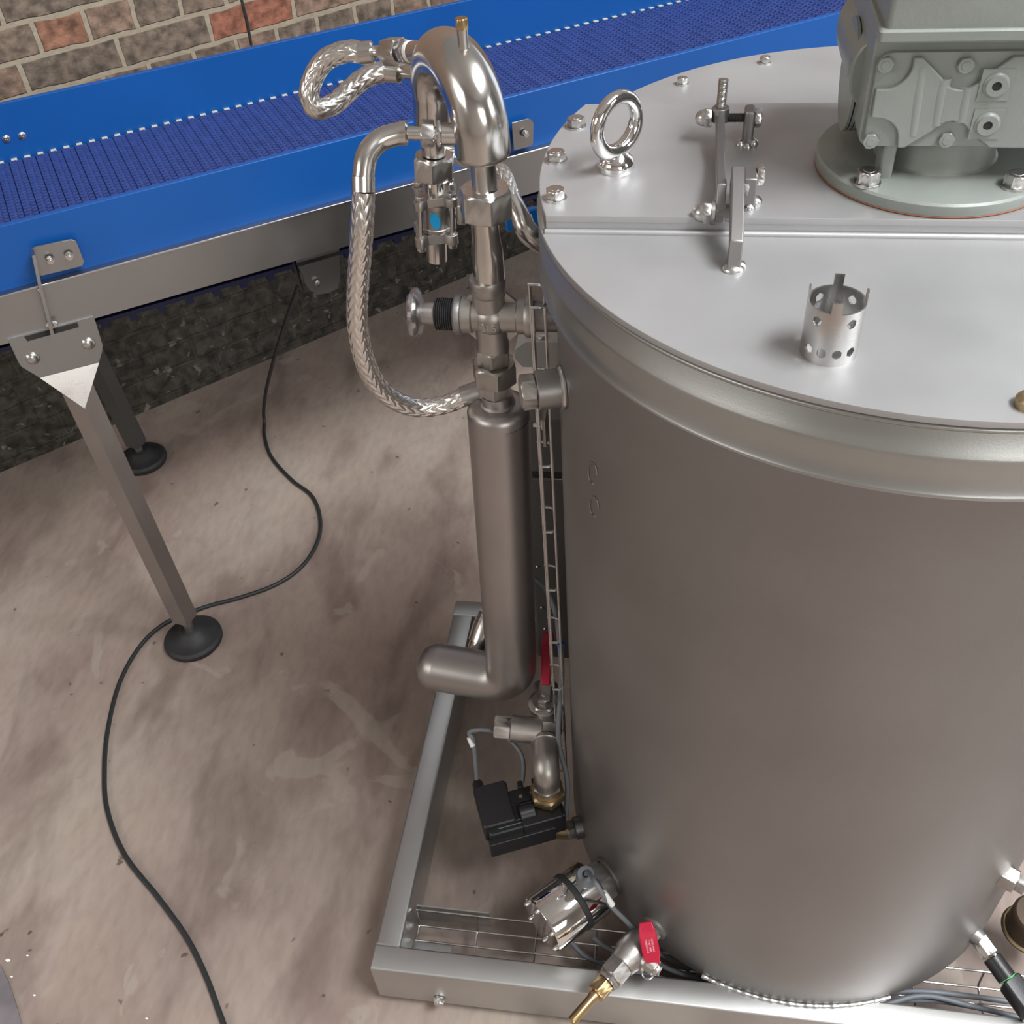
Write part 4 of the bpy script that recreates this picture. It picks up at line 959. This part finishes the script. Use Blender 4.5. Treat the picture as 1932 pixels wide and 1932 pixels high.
# brass nut + elbow + ball valve
bn = thing('brass_nut', 'large brass hexagon nut on top of the black actuator', 'nut', S(zbn0))
obj('nut_body', MB().hex(S(AT-.001), S(zbn0+.012), .050, rot=.35), 'dull_brass', bn); obj('upper_collar', MB().lathe(S(zbn0+.012), up3, [(0, .0215), (.008, .0205), (.010, .018)], 40), 'dull_brass', bn)
zel = sz(1022, 1385); nose = np.array([colx-.000, coly+.045, zel])
el = thing('steel_elbow', 'cast steel elbow rising from the brass nut to the red handled valve', 'elbow', S(zbn0+.02))
vdir = np.array([-.12, .993, 0]); vdir /= np.linalg.norm(vdir)
zel = zbn0+.022+.046
eP = fillet([S(zbn0+.020), S(zel), S(zel)+vdir*.052], .05, 14); obj('elbow_body', MB().tube(resample(eP, .003), .0205, 40), 'cast_steel', el)
obj('thread_hexagon', MB().hex(S(zbn0+.0225), S(zbn0+.030), .041, rot=.1), 'cast_steel', el)
obj('end_band', MB().lathe(S(zel)+vdir*.046, vdir, [(0, .0225), (.001, .0235), (.007, .0235), (.008, .0225)], 40), 'cast_steel', el)
rv = thing('ball_valve', 'steel ball valve with long red handle behind the cast elbow', 'valve', S(zel)+vdir*.056)
v0 = S(zel)+vdir*.055
obj('valve_body', MB().lathe(v0, vdir, [(0, .0225), (.01, .0235), (.014, .0265), (.076, .0265), (.080, .024), (.088, .022), (.100, .022)], 44), 'cast_steel', rv)
vc_ = v0+vdir*.050
obj('bonnet', MB().lathe(vc_, up3, [(.0, .0255), (.022, .0255), (.024, .0265), (.028, .0265), (.029, .025)], 44), 'cast_steel', rv)
obj('bonnet_hexagon', MB().hex(vc_+up3*.029, vc_+up3*.035, .041, rot=.5), 'cast_steel', rv)
obj('gland_nut', MB().hex(vc_+up3*.035, vc_+up3*.045, .021, rot=.2), 'cast_steel', rv); obj('stem', MB().cyl(vc_+up3*.045, vc_+up3*.053, .0045), 'machined_steel', rv)
hv = np.array([-.03, .9995, 0]); hs_ = np.cross(hv, up3)
def ribbon(path, width, t, nrm=up3):
    P = [np.array(p) for p in path]; V = []
    for i, p in enumerate(P):
        T = P[min(i+1, len(P)-1)]-P[max(i-1, 0)]; T /= np.linalg.norm(T); s_ = np.cross(T, nrm); s_ /= np.linalg.norm(s_); n_ = np.cross(s_, T)
        w2 = width[i] if hasattr(width, '__len__') else width
        for a_, b_ in ((-1, -1), (1, -1), (1, 1), (-1, 1)): V.append(p+s_*a_*w2/2+n_*b_*t/2)
    F = []
    for i in range(len(P)-1):
        for j in range(4): a = i*4+j; b = i*4+(j+1) % 4; F.append((a, b, b+4, a+4))
    F.append((3, 2, 1, 0)); F.append(tuple(range(len(V)-4, len(V)))); return MB().add(V, F)
hb = vc_+up3*.049
obj('handle_plate', ribbon([hb-hv*.012, hb+hv*.014, hb+hv*.022], [.018, .018, .016], .003), 'machined_steel', rv)
gh = obj('handle_grip', ribbon([hb+hv*.018+up3*.001, hb+hv*.04+up3*.012, hb+hv*.075+up3*.030, hb+hv*.092+up3*.034, hb+hv*.098+up3*.034], [.014, .015, .019, .019, .012], .005), 'red_grip', rv, label='long red plastic sleeve')
bvv = gh.modifiers.new('b', 'BEVEL'); bvv.width = .0015; bvv.segments = 2; bvv.limit_method = 'ANGLE'
# connector with pale hexagon under the pipe
pf = Yp(935, 1378, coly+.03); pf = Dp(932, 1371, 1.60); pg_ = Dp(1000, 1377, 1.60)
pd = pg_-pf; pd /= np.linalg.norm(pd)
cn_ = thing('hose_connector', 'steel connector with pale hexagon end below the jacketed pipe', 'connector', pf)
obj('hexagon_end', MB().hex(pf, pf+pd*.026, .034, rot=.02), 'machined_steel', cn_); obj('sleeve', MB().cyl(pf+pd*.026, pf+pd*.075, .0215, n=40, ch=.001), 'cast_steel', cn_)
# actuator lead loop
cg = tt2+dB_*.018
lp = [cg, Dp(893, 1400, 1.60), Dp(885, 1383, 1.60), Dp(903, 1377, 1.60), Dp(932, 1380, 1.61), Dp(960, 1395, 1.62), Dp(982, 1420, 1.625), Dp(988, 1445, 1.63), Dp(986, 1475, 1.64)]
tag(obj('grey_cable', MB().tube(spline(lp, 8), .0034, 12), 'cable_grey'), 'grey lead arching from the black actuator gland', 'cable')
lm = MB().tube([Dp(885, 1391, 1.598), Dp(892, 1408, 1.60)], .0042, 14); tag(obj('cable_marker', lm, 'ptfe_white'), 'white marker sleeve on the grey actuator lead', 'marker')
# fitting seen through the frame opening beyond the pipe
qf = Dp(918, 1180, 1.72); qg = Dp(898, 1232, 1.72); rq = thing('round_fitting', 'bright steel fitting seen in the frame corner behind the jacketed pipe', 'fitting', qg)
obj('fitting_body', MB().lathe(qg, qf-qg, [(0, .014), (.001, .017), (.018, .018), (.019, .021), (.045, .023), (.07, .021)], 32), 'polished_steel', rq)

# ================================================================== chrome level sensor
sp0 = Kp(1148, 1652, .36); se = radial(sp0); sz_ = sp0[2]
tip = Zp(1022, 1745, sz_); sd = tip-sp0; sd[2] = 0; Ls = np.linalg.norm(sd); sd /= Ls
ls = thing('level_switch', 'mirror chrome drum shaped sensor with black band, screwed low on the tank', 'sensor', sp0)
bR_ = .0455; base = sp0+sd*.030
obj('boss', MB().lathe(sp0-sd*.01, sd, [(0, .033), (.014, .033), (.016, .030)], 40), 'satin_steel', tank)
obj('hexagon', MB().hex(sp0+sd*.006, sp0+sd*.030, .060, rot=.1), 'satin_steel', ls)
L1 = (Ls-.030)*.40; L2 = Ls-.030
obj('rear_drum', MB().lathe(base, sd, [(0, .030), (.001, bR_-.002), (.003, bR_), (L1-.0045, bR_), (L1-.004, bR_-.001)], 80), 'chrome', ls)
obj('seal_band', MB().lathe(base+sd*(L1-.004), sd, [(0, bR_+.0002), (.001, bR_+.0012), (.008, bR_+.0012), (.009, bR_+.0002)], 80), 'rubber', ls, label='black rubber band')
obj('front_drum', MB().lathe(base+sd*(L1+.0051), sd, [(0, bR_-.001), (.0005, bR_), (L2-L1-.008, bR_), (L2-L1-.005, bR_-.002), (L2-L1-.005, .002)], 80), 'chrome', ls)
ez_ = np.cross(sd, up3)
for k in range(6):
    a = math.radians(60*k+20); c = sp0+sd*(Ls+.0)+(ez_*math.cos(a)+up3*math.sin(a))*.0375
    obj('domed_screw', MB().lathe(c-sd*.002, sd, [(0, .0042), (.004, .0042), (.007, .003), (.0085, .0003)], 16), 'machined_steel', ls)
gl0 = base+sd*(L1*.35)+up3*(bR_-.004); gld = np.array([0, -.12, 1]); gld /= np.linalg.norm(gld)
obj('gland_base', MB().lathe(gl0, gld, [(0, .016), (.010, .0155), (.018, .013), (.022, .0125), (.0225, .006), (.016, .005)], 36), 'cable_grey', ls)
gt0 = gl0+gld*.018
lp = [gt0, gt0+gld*.012+[.004, 0, 0], Dp(1125, 1668, 1.47), Dp(1152, 1708, 1.49), Dp(1185, 1742, 1.52), Dp(1225, 1785, 1.57), Dp(1268, 1812, 1.60), Dp(1310, 1836, 1.615)]
tag(obj('grey_cable', MB().tube(spline(lp, 8), .0036, 12), 'cable_grey'), 'grey lead from the chrome sensor running down beside the drain valve', 'cable')
lm = MB().tube([Dp(1139, 1684, 1.477), Dp(1155, 1707, 1.488)], .0046, 14); tag(obj('cable_marker', lm, 'ptfe_white'), 'white marker sleeve on the grey sensor lead', 'marker')

# ================================================================== drain valve
dp0 = Kp(1236, 1748, .36); dz = dp0[2]; dt = Zp(1150, 1848, dz-.004); dd = dt-dp0; dd[2] = 0; dd /= np.linalg.norm(dd)
obj('boss', MB().lathe(dp0-dd*.008, dd, [(0, .021), (.012, .021), (.014, .018)], 36), 'satin_steel', tank)
dvv = thing('drain_valve', 'steel drain valve with short red printed handle and brass hose tail', 'valve', dp0)
obj('inlet_hexagon', MB().hex(dp0+dd*.006, dp0+dd*.018, .030, rot=.2), 'cast_steel', dvv)
obj('valve_body', MB().lathe(dp0+dd*.018, dd, [(0, .0170), (.006, .0205), (.020, .0255), (.042, .0255), (.052, .0215), (.060, .0200), (.061, .0185)], 44), 'cast_steel', dvv)
obj('body_hexagon', MB().hex(dp0+dd*.078, dp0+dd*.104, .036, rot=.35), 'cast_steel', dvv)
obj('reducer_hexagon', MB().hex(dp0+dd*.104, dp0+dd*.113, .033, rot=.2), 'machined_steel', dvv)
obj('hose_tail_nut', MB().hex(dp0+dd*.1135, dp0+dd*.136, .0265, rot=.4), 'brass', dvv, label='brass nut')
obj('hose_tail', MB().lathe(dp0+dd*.136, dd, [(0, .0078), (.006, .0082), (.010, .0072), (.050, .0072), (.052, .0062)], 28), 'brass', dvv, label='brass spigot')
vc3 = dp0+dd*.048; ds = np.cross(dd, up3); ds = ds if ds[0] > 0 else -ds
obj('bonnet', MB().lathe(vc3+ds*.010, ds, [(0, .018), (.016, .018), (.018, .014), (.03, .012)], 36), 'cast_steel', dvv)
stp = vc3+ds*.036; obj('stem_nut', MB().hex(stp, stp+ds*.010, .016, rot=.1), 'machined_steel', dvv)
hA = Dp(1212, 1742, 1.475); hB = Dp(1232, 1826, 1.50)
Pg = [Dp(1218, 1739, 1.478), Dp(1222, 1765, 1.472), Dp(1229, 1800, 1.478), Dp(1235, 1831, 1.495)]
vw = CAM-Pg[1]; vw /= np.linalg.norm(vw)
gh = obj('handle_grip', ribbon(Pg, [.019, .026, .026, .015], .005, vw), 'red_grip', dvv, label='red handle with small white lettering')
bvv = gh.modifiers.new('b', 'BEVEL'); bvv.width = .002; bvv.segments = 3; bvv.limit_method = 'ANGLE'
T_ = Pg[2]-Pg[1]; T_ /= np.linalg.norm(T_); s_ = np.cross(vw, T_); s_ /= np.linalg.norm(s_); n_ = np.cross(T_, s_)
for k in range(3):
    cpt = (Pg[1]*.5+Pg[2]*.5)+s_*(.0045*(k-1))+(n_ if n_@vw > 0 else -n_)*.0027
    text(gh, ('THREAD 1/2', 'CF8M 1000', 'WOG PN63')[k], .0042, cpt, -T_ if False else T_, s_ if np.cross(T_, s_)@vw > 0 else -s_, 'print_pale', ext=.0002)
obj('handle_plate', ribbon([stp+ds*.010, (stp+Pg[3])/2+ds*.004, Pg[3]], [.014, .014, .014], .003, vw), 'machined_steel', dvv)
obj('spring_washer', MB().torus(Dp(1222, 1836, 1.50), vw, .008, .0014, 24, 8), 'machined_steel', dvv)

# ================================================================== horizontal wire tray with cables inside the frame
ht = thing('cable_tray', 'flat wire cable tray lying inside the front rail of the base frame', 'cable tray', (-.2, -.31, .05))
zt2, zb2 = .092, .050
xx0 = -.595; xx1 = .55
yw = [(-.268, zt2), (-.275, zb2), (-.300, zb2-.0), (-.325, zb2)]
for y_, z_ in yw: obj('long_wire', MB().tube([(xx0, y_, z_), (xx1, y_, z_)], .0019, 8), 'machined_steel', ht)
x_ = xx0+.001
while x_ < xx1:
    P = fillet([(x_, -.268, zt2), (x_, -.272, zb2-.001), (x_, -.331, zb2-.001), (x_, -.334, zt2-.01)], .008, 5)
    obj('cross_wire', MB().tube(P, .0019, 8), 'machined_steel', ht); x_ += .098
obj('clamp_plate', MB().box((-.535, -.262, .07), (.12, .002, .05)), 'frame_steel', ht)
for k, (pts_, rr) in enumerate(((((1075, 1775), (1110, 1808), (1180, 1830), (1300, 1858), (1450, 1880), (1600, 1893), (1760, 1888), (1932, 1920)), .0038),
        (((1120, 1770), (1160, 1795), (1225, 1812), (1290, 1838), (1420, 1870), (1600, 1882), (1732, 1870), (1932, 1893)), .0042),
        (((1330, 1860), (1480, 1884), (1640, 1898), (1740, 1879), (1832, 1898), (1950, 1926)), .0040))):
    mb = MB().tube(spline([Zp(x, y, .062+.006*k) for x, y in pts_], 6), rr, 12)
    tag(obj('grey_cable', mb, 'cable_grey'), ('grey cable lying nearest the front rail in the flat wire tray', 'grey cable lying furthest back in the flat wire tray', 'short grey cable in the flat tray at the foot of the tank')[k], 'cable')

# ================================================================== right hand fittings at the picture edge
rp0 = Zp(1842, 1775, .20); rc = Zp(1838, 1778, .2)
fx = thing('plug_connector', 'black cable plug with pale hexagon at the right foot of the tank', 'connector', Zp(1868, 1800, .16))
h0 = Zp(1845, 1770, .17); h1_ = Zp(1880, 1818, .16); e = (h1_-h0)/np.linalg.norm(h1_-h0)
obj('hexagon', MB().hex(h0, h0+e*.026, .026, rot=.1), 'machined_steel', fx); obj('plug_body', MB().cyl(h0+e*.030, h0+e*.062, .014, n=30), 'black_plastic', fx)
obj('green_ring', MB().torus(h0+e*.062, e, .0135, .0012, 30, 6), 'green_seal', fx, label='thin green seal ring'); obj('plug_end', MB().box(h0+e*.090, (.03, .03, .05), (np.cross(e, up3)/np.linalg.norm(np.cross(e, up3)), up3, e), bev=.004), 'black_plastic', fx)
obj('clip', MB().sphere(h0+e*.031+up3*.012, .0035, 12, 8), 'chrome', fx)
bq = Kp(1836, 1756, .36) if True else None
obj('boss', MB().lathe(Zp(1830, 1757, .175), (.75, -.6, 0), [(-.02, .013), (.012, .013), (.018, .011)], 28), 'satin_steel', tank)
f3 = thing('side_fitting', 'dark steel fitting with pale flat at the right edge of the tank', 'fitting', Zp(1900, 1640, .40))
h0 = Zp(1892, 1650, .38); e = np.array([.86, -.5, 0]); e /= np.linalg.norm(e)
obj('hexagon', MB().hex(h0-e*.004, h0+e*.018, .030, rot=.2), 'cast_steel', f3); obj('stub', MB().cyl(h0-e*.06, h0, .0145, n=28), 'satin_steel', f3); obj('nut', MB().hex(h0+e*.018, h0+e*.03, .022), 'machined_steel', f3)
bw = thing('pump_head', 'dark brown round pump head at the lower right edge of the picture', 'pump', Zp(1950, 1740, .10))
c_ = Zp(1955, 1735, .12); obj('round_body', MB().lathe(c_-up3*.04, up3, [(0, .036), (.05, .036), (.056, .032), (.058, .01)], 40), 'dark_brown', bw); obj('rim_ring', MB().torus(c_-up3*.035, up3, .038, .004, 40, 10), 'dull_brass', bw)
